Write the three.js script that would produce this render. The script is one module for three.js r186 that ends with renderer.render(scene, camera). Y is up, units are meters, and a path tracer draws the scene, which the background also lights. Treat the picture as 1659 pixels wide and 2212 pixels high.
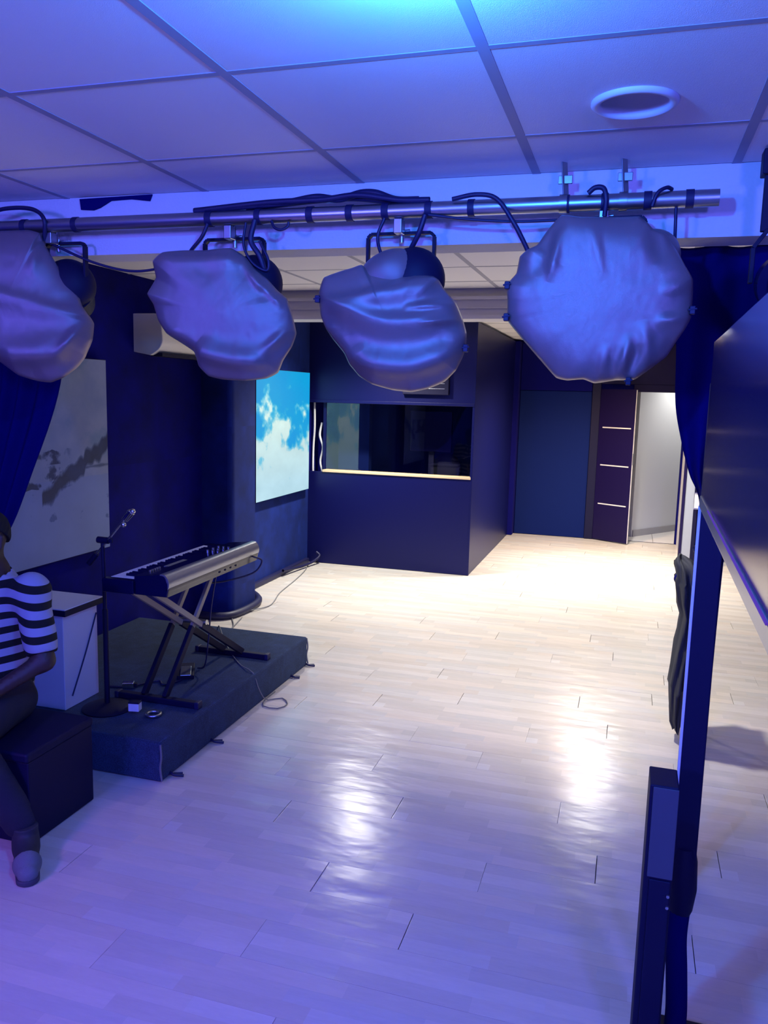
import * as THREE from 'three';
import { RoundedBoxGeometry } from 'three/addons/geometries/RoundedBoxGeometry.js';
import { mergeGeometries, mergeVertices } from 'three/addons/utils/BufferGeometryUtils.js';
import { RectAreaLightUniformsLib } from 'three/addons/lights/RectAreaLightUniformsLib.js';
import { MarchingCubes } from 'three/addons/objects/MarchingCubes.js';

// ------------------------------------------------------------------ camera, lights, exposure
RectAreaLightUniformsLib.init();
const scene = new THREE.Scene();
scene.background = new THREE.Color(0x000000);
const camera = new THREE.PerspectiveCamera(64.52, 1659 / 2212, 0.05, 60);
const deg = Math.PI / 180;
camera.position.set(0, 1.75, 0);
camera.rotation.set(-8.2285 * deg, 16.742 * deg, 1.4404 * deg, 'YXZ');
const renderer = new THREE.WebGLRenderer();
renderer.toneMapping = THREE.LinearToneMapping;
renderer.toneMappingExposure = 1.0;
renderer.shadowMap.enabled = true;

// colours of the light sources
const BLUE = new THREE.Color().setRGB(0.115, 0.11, 1.0);
const CYANBLUE = new THREE.Color().setRGB(0.02, 0.20, 1.0);
const PINK = new THREE.Color().setRGB(0.9, 0.2, 0.75);
const WHITE = new THREE.Color().setRGB(1.0, 0.97, 0.89);
const WARM = new THREE.Color().setRGB(1.0, 0.66, 0.40);
const LAMPS = {                     // name: [x, y, z, colour, candela]
  blueCeiling: 7.2, blueBack: 7.5, pinkBack: 1.0, whiteBack: 50, whiteLeft: 34, whiteMid: 21, warmBack: 15, hall: 6,
};

// ------------------------------------------------------------------ helpers
let seed = 7;
const rnd = () => { seed = (seed * 1664525 + 1013904223) >>> 0; return seed / 4294967296; };
const V = (x, y, z) => new THREE.Vector3(x, y, z);
const used = {};
function numbered(n) { const k = used[n] = (used[n] ?? -1) + 1; return k ? `${n}_${String(k).padStart(3, '0')}` : n; }
function prep(g) {
  g = g.index ? g.toNonIndexed() : g;
  for (const k of Object.keys(g.attributes)) if (!['position', 'normal', 'uv'].includes(k)) g.deleteAttribute(k);
  if (!g.attributes.uv) g.setAttribute('uv', new THREE.BufferAttribute(new Float32Array(g.attributes.position.count * 2), 2));
  if (!g.attributes.normal) g.computeVertexNormals();
  return g;
}
function obj(name, geos, mat, parent, label) {
  const list = Array.isArray(geos) ? geos : [geos];
  const g = list.length === 1 ? list[0] : mergeGeometries(list.map(prep));
  const m = new THREE.Mesh(g, mat);
  m.name = parent ? name : numbered(name);
  m.castShadow = m.receiveShadow = true;
  (parent || scene).add(m);
  if (label) m.userData.label = label;
  return m;
}
function tag(o, label, category, group, kind) {
  o.userData.label = label; o.userData.category = category;
  if (group) o.userData.group = group;
  if (kind) o.userData.kind = kind;
  return o;
}
function thing(name, label, category, pos = [0, 0, 0], turn = 0, group) {
  const o = new THREE.Group(); o.name = numbered(name); scene.add(o);
  o.position.set(...pos); o.rotation.y = turn;
  return tag(o, label, category, group);
}
function struct(name, geos, mat, label) {
  const m = obj(name, geos, mat); m.userData.kind = 'structure'; m.userData.label = label; m.userData.category = name.split('_')[0];
  return m;
}
const box = (x0, x1, y0, y1, z0, z1) => new THREE.BoxGeometry(x1 - x0, y1 - y0, z1 - z0).translate((x0 + x1) / 2, (y0 + y1) / 2, (z0 + z1) / 2);
const rbox = (x0, x1, y0, y1, z0, z1, r = 0.005, s = 2) => new RoundedBoxGeometry(x1 - x0, y1 - y0, z1 - z0, s, r).translate((x0 + x1) / 2, (y0 + y1) / 2, (z0 + z1) / 2);
// box with uv in metres
function mbox(x0, x1, y0, y1, z0, z1) {
  const g = box(x0, x1, y0, y1, z0, z1); const p = g.attributes.position, n = g.attributes.normal, u = g.attributes.uv;
  for (let i = 0; i < p.count; i++) {
    const ax = Math.abs(n.getX(i)), ay = Math.abs(n.getY(i));
    if (ay > 0.5) u.setXY(i, p.getX(i), p.getZ(i)); else if (ax > 0.5) u.setXY(i, p.getZ(i), p.getY(i)); else u.setXY(i, p.getX(i), p.getY(i));
  }
  return g;
}
function bar(a, b, w, d) {           // rectangular bar between two points
  const A = V(...a), B = V(...b), L = A.distanceTo(B);
  const g = new RoundedBoxGeometry(w, L, d, 1, Math.min(w, d) * 0.15);
  const q = new THREE.Quaternion().setFromUnitVectors(V(0, 1, 0), B.clone().sub(A).normalize());
  return g.applyQuaternion(q).translate((A.x + B.x) / 2, (A.y + B.y) / 2, (A.z + B.z) / 2);
}
function cyl(a, b, r0, r1 = r0, seg = 20) {
  const A = V(...a), B = V(...b), L = A.distanceTo(B);
  const g = new THREE.CylinderGeometry(r1, r0, L, seg);
  const q = new THREE.Quaternion().setFromUnitVectors(V(0, 1, 0), B.clone().sub(A).normalize());
  return g.applyQuaternion(q).translate((A.x + B.x) / 2, (A.y + B.y) / 2, (A.z + B.z) / 2);
}
function tube(pts, r, seg = 40, rs = 8) {
  const c = new THREE.CatmullRomCurve3(pts.map(p => V(...p)), false, 'centripetal');
  return new THREE.TubeGeometry(c, seg, r, rs, false);
}
const sph = (x, y, z, r, sx = 1, sy = 1, sz = 1) => new THREE.SphereGeometry(r, 20, 14).scale(sx, sy, sz).translate(x, y, z);
// smooth value noise
function hash(i, j, s) { let h = (i * 374761393 + j * 668265263 + s * 974711) | 0; h = Math.imul(h ^ (h >>> 13), 1274126177); return ((h ^ (h >>> 16)) >>> 0) / 4294967296; }
function vn(x, y, s = 0) {
  const i = Math.floor(x), j = Math.floor(y), fx = x - i, fy = y - j, u = fx * fx * (3 - 2 * fx), w = fy * fy * (3 - 2 * fy);
  return (hash(i, j, s) * (1 - u) + hash(i + 1, j, s) * u) * (1 - w) + (hash(i, j + 1, s) * (1 - u) + hash(i + 1, j + 1, s) * u) * w;
}
function fbm(x, y, o = 5, s = 0) { let a = 0, m = 0.5, t = 0; for (let k = 0; k < o; k++) { a += m * vn(x, y, s + k); t += m; x *= 2.03; y *= 2.03; m *= 0.5; } return a / t; }
function tex(w, h, fn, srgb = true) {
  const d = new Uint8Array(w * h * 4);
  for (let y = 0; y < h; y++) for (let x = 0; x < w; x++) {
    const c = fn(x / w, y / h), k = (y * w + x) * 4;
    d[k] = Math.max(0, Math.min(255, c[0])); d[k + 1] = Math.max(0, Math.min(255, c[1])); d[k + 2] = Math.max(0, Math.min(255, c[2])); d[k + 3] = 255;
  }
  const t = new THREE.DataTexture(d, w, h); t.magFilter = THREE.LinearFilter; t.minFilter = THREE.LinearFilter;
  t.wrapS = t.wrapT = THREE.RepeatWrapping; t.colorSpace = srgb ? THREE.SRGBColorSpace : THREE.NoColorSpace; t.needsUpdate = true;
  return t;
}
const rgb = (r, g, b) => new THREE.Color().setRGB(r, g, b);
const mat = (c, rough = 0.8, o = {}) => new THREE.MeshStandardMaterial({ color: c, roughness: rough, ...o });

// ------------------------------------------------------------------ materials
const noiseGrey = tex(256, 256, (x, y) => { const v = 128 + 127 * (hash(Math.floor(x * 256), Math.floor(y * 256), 3) - 0.5) * 2; return [v, v, v]; }, false);
const fine = noiseGrey.clone(); fine.repeat.set(6, 6); fine.needsUpdate = true;
const carpetTex = tex(256, 256, (x, y) => { const v = 0.62 + 0.5 * hash(Math.floor(x * 256), Math.floor(y * 256), 5) + 0.25 * (fbm(x * 8, y * 8, 3, 2) - 0.5); return [48 * v, 68 * v, 104 * v]; });
carpetTex.repeat.set(2.2, 2.2);
const wallTex = tex(512, 512, (x, y) => { const v = 0.8 + 0.35 * (fbm(x * 10, y * 10, 5, 9) - 0.5) + 0.12 * (hash(Math.floor(x * 512), Math.floor(y * 512), 4) - 0.5); return [6 * v, 7 * v, 122 * v]; });
wallTex.repeat.set(0.8, 0.8);
const pillarTex = tex(512, 512, (x, y) => { const v = 0.85 + 0.4 * (fbm(x * 10, y * 10, 5, 29) - 0.5) + 0.12 * (hash(Math.floor(x * 512), Math.floor(y * 512), 44) - 0.5); return [20 * v, 42 * v, 122 * v]; });
pillarTex.repeat.set(0.8, 0.8);
const boardTex = tex(1024, 768, (x, y) => {           // four printed boards, three maple strips each
  const row = Math.floor(y * 12), fy = y * 12 - row;
  const off = hash(row, 1, 11), L = 3.1, k = Math.floor(x * L + off * 3);
  const tone = 0.95 + 0.07 * (hash(k, row, 12) - 0.5);
  const grain = 0.04 * (fbm(x * 14 + k * 5, (y * 12) * 5 + row * 9, 4, 14) - 0.5) + 0.02 * (fbm(x * 60, y * 160, 2, 15) - 0.5);
  const warm = 0.03 * (hash(k, row, 16) - 0.5);
  const v = tone + grain - (fy < 0.03 || fy > 0.97 ? 0.008 : 0);
  return [214 * (v + warm), 205 * v, 194 * (v - warm)];
});
const boardBump = tex(512, 384, (x, y) => { const v = 255 * (0.75 * fbm(x * 3, y * 5, 3, 31) + 0.25 * fbm(x * 9, y * 14, 3, 33)); return [v, v, v]; }, false);
const M = {
  board: new THREE.MeshPhysicalMaterial({ map: boardTex, roughness: 0.24, bumpMap: boardBump, bumpScale: 0.006, specularIntensity: 1 }),
  subfloor: mat(rgb(0.03, 0.028, 0.03), 0.9),
  tile: mat(rgb(0.80, 0.77, 0.78), 0.92, { bumpMap: fine, bumpScale: 0.0006 }),
  tbar: mat(rgb(0.36, 0.35, 0.42), 0.75),
  plaster: mat(rgb(0.66, 0.65, 0.66), 0.9, { bumpMap: noiseGrey, bumpScale: 0.001 }),
  beamGrey: mat(rgb(0.60, 0.57, 0.62), 0.6),
  trimWhite: mat(rgb(0.72, 0.70, 0.68), 0.5),
  navyWall: new THREE.MeshPhysicalMaterial({ roughness: 0.85, specularIntensity: 0.25, map: wallTex }),
  pillarBlue: new THREE.MeshPhysicalMaterial({ roughness: 0.8, specularIntensity: 0.4, map: pillarTex }),
  blackWall: new THREE.MeshPhysicalMaterial({ color: rgb(0.003, 0.003, 0.11), roughness: 0.9, specularIntensity: 0.25 }),
  velvet: new THREE.MeshPhysicalMaterial({ color: rgb(0.002, 0.0015, 0.08), roughness: 0.95, specularIntensity: 0.2, sheen: 0.05, sheenColor: rgb(0.05, 0.05, 0.3), sheenRoughness: 0.6, side: THREE.DoubleSide }),
  laminate: new THREE.MeshPhysicalMaterial({ color: rgb(0.003, 0.004, 0.058), roughness: 0.36, specularIntensity: 0.5, bumpMap: fine, bumpScale: 0.0002 }),
  laminateFelt: new THREE.MeshPhysicalMaterial({ color: rgb(0.003, 0.012, 0.10), roughness: 0.85, specularIntensity: 0.3, bumpMap: fine, bumpScale: 0.001 }),
  darkwood: new THREE.MeshPhysicalMaterial({ color: rgb(0.008, 0.0035, 0.045), roughness: 0.45, specularIntensity: 0.5 }),
  hallWall: mat(rgb(0.62, 0.63, 0.66), 0.8),
  partition: mat(rgb(0.36, 0.38, 0.42), 0.7),
  greyFace: mat(rgb(0.06, 0.065, 0.09), 0.7),
  hallTile: mat(rgb(0.66, 0.62, 0.6), 0.4),
  skirting: mat(rgb(0.35, 0.34, 0.36), 0.6),
  chrome: mat(rgb(0.75, 0.75, 0.78), 0.18, { metalness: 1 }),
  steel: mat(rgb(0.42, 0.43, 0.47), 0.34, { metalness: 1 }),
  satin: new THREE.MeshPhysicalMaterial({ color: rgb(0.24, 0.175, 0.18), roughness: 0.3, metalness: 0.35, sheen: 0.2, sheenColor: rgb(0.4, 0.4, 0.5), sheenRoughness: 0.35, bumpMap: fine, bumpScale: 0.0003, side: THREE.DoubleSide }),
  black: new THREE.MeshPhysicalMaterial({ color: rgb(0.004, 0.0035, 0.03), roughness: 0.6, specularIntensity: 0.5 }),
  blackGloss: new THREE.MeshPhysicalMaterial({ color: rgb(0.003, 0.003, 0.036), roughness: 0.18, specularIntensity: 0.5 }),
  tape: mat(rgb(0.005, 0.005, 0.05), 0.6),
  cable: mat(rgb(0.006, 0.006, 0.05), 0.5),
  cableGrey: mat(rgb(0.16, 0.16, 0.17), 0.6),
  cableWhite: mat(rgb(0.6, 0.6, 0.6), 0.6),
  carpet: mat(0xffffff, 0.98, { map: carpetTex, bumpMap: fine, bumpScale: 0.002 }),
  pine: mat(rgb(0.62, 0.46, 0.27), 0.55),
  whitePaint: mat(rgb(0.68, 0.68, 0.72), 0.55),
  acWhite: mat(rgb(0.72, 0.68, 0.62), 0.35),
  key: mat(rgb(0.75, 0.75, 0.76), 0.35),
  kbSilver: mat(rgb(0.30, 0.31, 0.34), 0.3, { metalness: 0.7, bumpMap: fine, bumpScale: 0.0004 }),
  standGold: mat(rgb(0.34, 0.29, 0.2), 0.5),
  glass: new THREE.MeshPhysicalMaterial({ color: 0xffffff, roughness: 0.02, transmission: 1, thickness: 0, ior: 1.5 }),
  skin: mat(rgb(0.05, 0.024, 0.018), 0.55),
  hair: mat(rgb(0.006, 0.005, 0.006), 0.9),
  jeans: mat(rgb(0.012, 0.012, 0.03), 0.9, { bumpMap: fine, bumpScale: 0.001 }),
  shoe: mat(rgb(0.02, 0.022, 0.035), 0.7),
  shoeGrey: mat(rgb(0.15, 0.17, 0.2), 0.8, { bumpMap: fine, bumpScale: 0.002 }),
  sole: mat(rgb(0.05, 0.05, 0.08), 0.6),
};

// ------------------------------------------------------------------ room shell
const ZBO0 = -7.75, XL = -3.17, XR = 2.4, ZB = -10.54, ZF = 2.4, HC = 2.48, ZBEAM = -2.81;
const floor = struct('floor', box(XL - 0.2, XR + 0.2, -0.12, -0.012, ZB - 0.1, ZF + 0.2), M.subfloor, 'pale maple laminate floor of the studio');
{ // laminate boards, one mesh each, long side across the room
  const BW = 0.192, BL = 1.284, cache = {};
  const boardGeo = (len, v) => {
    const key = len.toFixed(3) + '_' + v; if (cache[key]) return cache[key];
    const g = new THREE.BoxGeometry(len, 0.012, BW - 0.0006, 1, 1, 1);
    const p = g.attributes.position, n = g.attributes.normal, u = g.attributes.uv;
    const c = 0.0008;
    for (let i = 0; i < p.count; i++) {
      u.setXY(i, (p.getX(i) + len / 2) / BL, (v + 0.5 + p.getZ(i) / BW * 0.99) / 4);
    }
    const q = g.toNonIndexed(); q.computeVertexNormals();
    return cache[key] = q;
  };
  let count = 0; const rest = [];
  let r = 0;
  for (let z = ZB; z < ZF; z += BW, r++) {
    const off = [0.0, 0.46, 0.87, 0.25, 0.7, 1.1, 0.38][r % 7];
    for (let x = XL - off; x < XR; x += BL) {
      const a = Math.max(x, XL), b = Math.min(x + BL, XR); if (b - a < 0.05) continue;
      const wide = rnd() < 0.38 ? 0.0035 : 0.0006, v = Math.floor(rnd() * 4);
      const len = Math.round((b - a - wide) * 1000) / 1000;
      const zc = z + BW / 2;
      if (zc > -1.35 || (zc < -3.2 && x > 1.45 && zc < -5 && false)) { rest.push(boardGeo(len, v).clone().translate(a + len / 2, -0.006, zc)); continue; }
      const m = new THREE.Mesh(boardGeo(len, v), M.board); m.name = 'floor_board'; m.receiveShadow = m.castShadow = true;
      m.position.set(a + len / 2, -0.006 + (rnd() - 0.5) * 0.0004, zc);
      m.rotation.set((rnd() - 0.5) * 0.004, 0, (rnd() - 0.5) * 0.0015);
      if (Math.abs(zc + 2.85) < 0.1 && a < -0.6 && b > -0.8) { m.rotation.x = 0.012; m.position.y += 0.001; }
      floor.add(m); count++;
    }
  }
  const m = obj('floor_board', rest, M.board, floor); m.userData.kind = 'stuff';
  console.log('boards', count);
}
// ceiling: structural slab, tiles and runners
const ceiling = struct('ceiling', box(XL - 0.2, XR + 0.2, HC + 0.13, HC + 0.25, ZB - 0.2, ZF + 0.2), M.plaster, 'suspended ceiling of pale square tiles in a metal grid');
function tileField(x0, x1, z0, z1, ox, oz, s, hole) {
  const tiles = {};
  const xs = [], zs = [];
  for (let k = Math.ceil((x0 - ox) / s); ox + k * s < x1; k++) xs.push(ox + k * s);
  for (let k = Math.ceil((z0 - oz) / s); oz + k * s < z1; k++) zs.push(oz + k * s);
  const X = [x0, ...xs, x1], Z = [z0, ...zs, z1];
  for (let i = 0; i + 1 < X.length; i++) for (let j = 0; j + 1 < Z.length; j++) {
    const w = X[i + 1] - X[i], d = Z[j + 1] - Z[j]; if (w < 0.03 || d < 0.03) continue;
    const key = w.toFixed(3) + d.toFixed(3);
    tiles[key] ??= mbox(-w / 2 + 0.010, w / 2 - 0.010, -0.0012, 0.014, -d / 2 + 0.0075, d / 2 - 0.0075);
    let tg = tiles[key];
    if (hole && hole[0] > X[i] && hole[0] < X[i + 1] && hole[1] > Z[j] && hole[1] < Z[j + 1]) {
      const sh = new THREE.Shape(), hx = hole[0] - (X[i] + X[i + 1]) / 2, hz = hole[1] - (Z[j] + Z[j + 1]) / 2, a = w / 2 - 0.01, b = d / 2 - 0.0075;
      sh.moveTo(-a, -b); sh.lineTo(a, -b); sh.lineTo(a, b); sh.lineTo(-a, b);
      const ho = new THREE.Path(); ho.absarc(hx, -hz, hole[2], 0, Math.PI * 2, true); sh.holes.push(ho);
      tg = new THREE.ExtrudeGeometry(sh, { depth: 0.017, bevelEnabled: false, curveSegments: 40 }).rotateX(-Math.PI / 2).translate(0, -0.0012, 0);
    }
    const m = new THREE.Mesh(tg, M.tile); m.name = 'ceiling_tile'; m.castShadow = m.receiveShadow = true;
    m.position.set((X[i] + X[i + 1]) / 2, HC + rnd() * 0.001, (Z[j] + Z[j + 1]) / 2);
    ceiling.add(m);
  }
  for (const x of xs) obj('ceiling_runner', [rbox(x - 0.0135, x + 0.0135, HC - 0.0022, HC + 0.006, z0, z1, 0.0004, 1)], M.tbar, ceiling);
  for (const z of zs) obj('ceiling_runner', [rbox(x0, x1, HC - 0.0020, HC + 0.006, z - 0.010, z + 0.010, 0.0004, 1)], M.tbar, ceiling);
}
tileField(XL, XR, ZBEAM, ZF, -0.352, -1.808, 0.607, [-0.045, -2.205, 0.085]);
tileField(XL, XR, -5.6, -2.97, -0.92, -4.68, 0.582);
tileField(XL, XR, ZB, -5.8, -0.92, -6.4, 0.6);

struct('wall_left', mbox(XL - 0.16, XL, -0.1, HC + 0.2, ZB - 0.1, ZF + 0.1), M.navyWall, 'dark navy painted left wall behind the keyboard');
struct('wall_right', mbox(XR, XR + 0.16, -0.1, HC + 0.2, ZB - 0.1, ZF + 0.1), M.blackWall, 'dark right wall hidden beyond the screen');
struct('wall_front', mbox(XL - 0.2, XR + 0.2, -0.1, HC + 0.2, ZF, ZF + 0.16), M.plaster, 'pale wall behind the viewer');
struct('wall_back', [mbox(-1.6, 0.03, -0.1, HC + 0.2, ZB - 0.12, ZB), mbox(0.0, 0.64, 1.88, HC + 0.2, ZB - 0.12, ZB), mbox(0.6, XR + 0.1, -0.1, HC + 0.2, ZB - 0.12, ZB), mbox(XL - 0.1, -1.5, -0.1, HC + 0.2, ZB - 0.12, ZB)], M.blackWall, 'dark back wall around the open doorway');
// hall beyond the doorway
struct('wall_hall', [mbox(-0.62, 0.62, -0.1, 2.6, -0.06, 0.06).rotateY(Math.atan2(0.93, 0.676)).translate(0.40, 0, -11.46), mbox(-0.3, 2.4, -0.1, 2.6, -12.7, -12.55), mbox(1.5, 1.6, -0.1, 2.6, -12.6, -10.6)], M.hallWall, 'pale grey wall of the hallway beyond the doorway');
struct('trim_1', [mbox(-0.6, 0.6, -0.012, 0.085, 0.06, 0.075).rotateY(Math.atan2(0.93, 0.676)).translate(0.40, 0, -11.46)], M.skirting, 'grey skirting along the hallway wall');
struct('ceiling_hall', mbox(-0.5, 1.7, 2.5, 2.62, -12.7, ZB - 0.1), M.plaster, 'hallway ceiling beyond the doorway');
const hallFloor = struct('floor_hall', box(-0.5, 1.7, -0.13, -0.014, -12.7, ZB - 0.1), M.subfloor, 'tiled hallway floor beyond the doorway');
for (let i = 0; i < 5; i++) for (let j = 0; j < 5; j++) obj('floor_tile', rbox(-0.45 + i * 0.4 + 0.002, -0.05 + i * 0.4 - 0.002, -0.014, -0.003, ZB - 0.1 - (j + 1) * 0.4 + 0.002, ZB - 0.1 - j * 0.4 - 0.002, 0.002, 1), M.hallTile, hallFloor);

// dropped beam across the room, and the second stepped beam further in
struct('beam_front', mbox(XL, XR, 2.262, HC + 0.14, ZBEAM - 0.16, ZBEAM), M.plaster, 'pale dropped beam carrying the lighting pipe');
struct('beam_rear', [mbox(XL, XR, 2.30, HC + 0.14, -5.8, -5.6), mbox(XL, XR, 2.275, 2.30, -5.8, -5.575), mbox(XL, XR, 2.405, 2.425, -5.62, -5.56), mbox(XL, XR, 2.345, 2.352, -5.605, -5.59)], M.beamGrey, 'grey stepped bulkhead beam deeper in the room');

// lighter painted stretch of wall between pillar and booth
struct('wall_panel', mbox(XL, XL + 0.012, 0, HC - 0.004, ZBO0, -5.95), M.pillarBlue, 'blue-grey painted stretch of left wall under the sky lightbox');
// pillar on the left wall
{
  const s = new THREE.Shape(); s.moveTo(XL, -5.6); s.lineTo(-2.93, -5.56); s.quadraticCurveTo(-2.885, -5.56, -2.885, -5.61); s.lineTo(-2.885, -5.95); s.lineTo(XL, -5.95); s.lineTo(XL, -5.6);
  const g = new THREE.ExtrudeGeometry(s, { depth: HC, bevelEnabled: false }); g.rotateX(Math.PI / 2); g.translate(0, HC, 0);
  const p = g.attributes.position; for (let i = 0; i < p.count; i++) p.setZ(i, p.getZ(i) * 1);
  // after rotateX(+90): (x, y, depth) -> (x, -depth, y)
  struct('pillar', g, M.pillarBlue, 'navy pillar standing out of the left wall beside the sky lightbox');
  struct('baseboard_left', [tube([[XL + 0.02, 0.03, -5.45], [-3.02, 0.03, -5.43], [-2.9, 0.03, -5.48], [-2.855, 0.03, -5.6], [-2.85, 0.03, -5.9], [-2.9, 0.03, -6.05], [-3.12, 0.03, -6.3]], 0.03, 60, 10), rbox(XL, XL + 0.05, 0, 0.05, -7.72, -6.2, 0.01)], M.cable, 'dark cable trunking along the foot of the left wall and pillar');
}

// ------------------------------------------------------------------ stage curtains
function curtain(name, label, pts, z, pleats, amp) {
  // pts: rows [y, xa, xb] from top to bottom, smoothed
  const rows = 60, cols = pleats * 10;
  const cy = new THREE.CatmullRomCurve3(pts.map(p => V(p[0], p[1], p[2])), false, 'centripetal');
  const pos = [], uv = [], idx = [];
  for (let j = 0; j <= rows; j++) {
    const q = cy.getPoint(j / rows), w = Math.abs(q.z - q.y);
    for (let i = 0; i <= cols; i++) {
      const t = i / cols, a = Math.min(amp, w * 0.16) + 0.004;
      const ph = t * pleats * Math.PI * 2 + Math.sin(j * 0.07 + t * 9) * 0.6;
      pos.push(q.y + (q.z - q.y) * t, q.x, z + a * Math.sin(ph) + (w < 0.2 ? 0.05 * Math.cos((t - 0.5) * Math.PI) : 0));
      uv.push(t * 2, q.x);
    }
  }
  for (let j = 0; j < rows; j++) for (let i = 0; i < cols; i++) { const k = j * (cols + 1) + i; idx.push(k, k + 1, k + cols + 1, k + 1, k + cols + 2, k + cols + 1); }
  const g = new THREE.BufferGeometry(); g.setAttribute('position', new THREE.Float32BufferAttribute(pos, 3)); g.setAttribute('uv', new THREE.Float32BufferAttribute(uv, 2)); g.setIndex(idx); g.computeVertexNormals();
  const o = thing(name, label, 'curtain'); obj('drape', g, M.velvet, o);
  const ti = pts.reduce((m, p, i) => Math.abs(p[2] - p[1]) < Math.abs(pts[m][2] - pts[m][1]) ? i : m, 0), T = pts[ti];
  obj('tieback', new THREE.TorusGeometry(Math.abs(T[2] - T[1]) * 0.55, 0.014, 10, 32).rotateX(Math.PI / 2).rotateZ(0.2).scale(1, 1, 0.9).translate((T[1] + T[2]) / 2, T[0], z + 0.02), M.tape, o);
  return o;
}
curtain('stage_curtain', 'black stage curtain swept aside behind the seated person', [[2.27, -3.15, -2.37], [2.1, -3.15, -2.375], [1.76, -3.15, -2.42], [1.37, -3.15, -2.585], [1.04, -3.14, -2.76], [0.86, -3.13, -2.97], [0.7, -3.13, -2.95], [0.4, -3.13, -2.94], [0.205, -3.13, -2.93]], -3.04, 7, 0.016);
curtain('stage_curtain', 'black stage curtain swept aside above the tall screen post', [[2.27, 1.35, 0.10], [1.95, 1.3, 0.128], [1.75, 1.1, 0.14], [1.62, 0.85, 0.168], [1.5, 0.55, 0.205], [1.40, 0.345, 0.245], [1.25, 0.34, 0.25], [0.9, 0.335, 0.245], [0.03, 0.33, 0.24]], -3.02, 8, 0.02);

// ------------------------------------------------------------------ control booth
const ZBO = -7.75, XBO = -1.45;
const booth = thing('control_booth', 'dark laminate control booth with a glazed viewing opening', 'booth', [0, 0, 0]);
obj('front_panel', rbox(XL + 0.002, XBO, 0.004, 0.955, ZBO - 0.02, ZBO, 0.002), M.laminate, booth);
obj('upper_panel', [box(XL + 0.002, XBO, 1.685, HC - 0.03, ZBO - 0.03, ZBO)], M.laminate, booth);
obj('opening_trim', [rbox(XL + 0.002, XBO, 1.655, 1.685, ZBO - 0.03, ZBO + 0.012, 0.004)], M.laminate, booth);
obj('counter_rail', rbox(-3.0, XBO - 0.01, 0.952, 0.976, ZBO - 0.10, ZBO + 0.012, 0.004), M.pine, booth, 'pale pine rail along the booth opening');
obj('side_panel', [box(XBO - 0.02, XBO, 0.004, 2.2, ZB + 0.005, ZBO + 0.002), box(XBO - 0.02, XBO, 2.2, HC - 0.03, ZB + 0.005, ZBO + 0.002)], M.laminate, booth);
obj('corner_trim', [rbox(XBO - 0.012, XBO + 0.004, 0.004, HC - 0.03, ZBO - 0.01, ZBO + 0.005, 0.002)], M.laminate, booth);
obj('back_post', rbox(XBO - 0.01, XBO + 0.06, 0.004, HC - 0.03, ZB + 0.01, ZB + 0.2, 0.004), M.blackWall, booth);
obj('window_pane', box(-2.99, XBO - 0.025, 0.98, 1.655, ZBO - 0.065, ZBO - 0.061), M.glass, booth, 'clear glass pane of the booth');
obj('window_post', rbox(-3.02, -2.99, 0.97, 1.66, ZBO - 0.08, ZBO - 0.05, 0.003), M.laminate, booth);
obj('inner_wall', [box(-3.05, -2.70, 0.9, 1.72, -8.45, -8.35), box(-3.16, -1.48, 0.01, HC - 0.04, -9.5, -9.4)], M.laminateFelt, booth);
obj('inner_pier', box(-1.86, -1.48, 0.01, 1.72, -9.3, -9.15), M.laminateFelt, booth);
{ // things in the booth
  const d = thing('desk', 'dark desk inside the control booth behind the glass', 'desk', [-2.3, 0, -8.25]);
  obj('desk_top', rbox(-0.75, 0.75, 0.72, 0.75, -0.22, 0.22, 0.004), M.black, d);
  for (const s of [-1, 1]) obj('side', rbox(s * 0.72 - 0.015, s * 0.72 + 0.015, 0, 0.72, -0.2, 0.2, 0.003), M.black, d);
  const mo = thing('monitor', 'large dark monitor on the desk inside the control booth', 'monitor', [-2.0, 0.751, -8.3]);
  obj('screen', rbox(-0.22, 0.22, 0.42, 0.84, -0.02, 0.02, 0.006), M.blackGloss, mo); obj('stand', [rbox(-0.03, 0.03, 0.01, 0.46, -0.05, -0.025, 0.004), rbox(-0.12, 0.12, 0, 0.015, -0.1, 0.06, 0.004)], M.black, mo);
  const c = thing('office_chair', 'dark round-backed chair behind the booth glass', 'chair', [-1.86, 0, -8.45]);
  obj('backrest', sph(0, 0.98, 0, 0.17, 0.95, 1, 0.28), M.black, c); obj('seat', rbox(-0.2, 0.2, 0.43, 0.49, -0.42, -0.02, 0.02), M.black, c);
  obj('post', [cyl([0, 0.05, -0.2], [0, 0.44, -0.2], 0.025), rbox(-0.03, 0.03, 0.45, 0.9, -0.03, 0.0, 0.008)], M.black, c);
  for (let k = 0; k < 5; k++) { const a = k * 1.2566; obj('foot', cyl([0, 0.06, -0.2], [Math.cos(a) * 0.24, 0.03, -0.2 + Math.sin(a) * 0.24], 0.02, 0.014), M.black, c); }
}
tag(obj('power_cable', tube([[-3.13, 1.72, -7.83], [-3.12, 1.4, -7.82], [-3.135, 1.2, -7.83], [-3.13, 0.9, -7.82], [-3.13, 0.5, -7.9]], 0.011), M.cableWhite), 'straight grey-white cable hanging at the left end of the booth opening', 'cable', 'booth cables');
tag(obj('power_cable', tube([[-3.05, 1.45, -7.85], [-3.07, 1.32, -7.84], [-3.03, 1.2, -7.83], [-3.06, 1.05, -7.84], [-3.03, 0.93, -7.83], [-3.04, 0.6, -7.9]], 0.012), M.cableWhite), 'wavy grey-white cable hanging at the left end of the booth opening', 'cable', 'booth cables');
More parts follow.
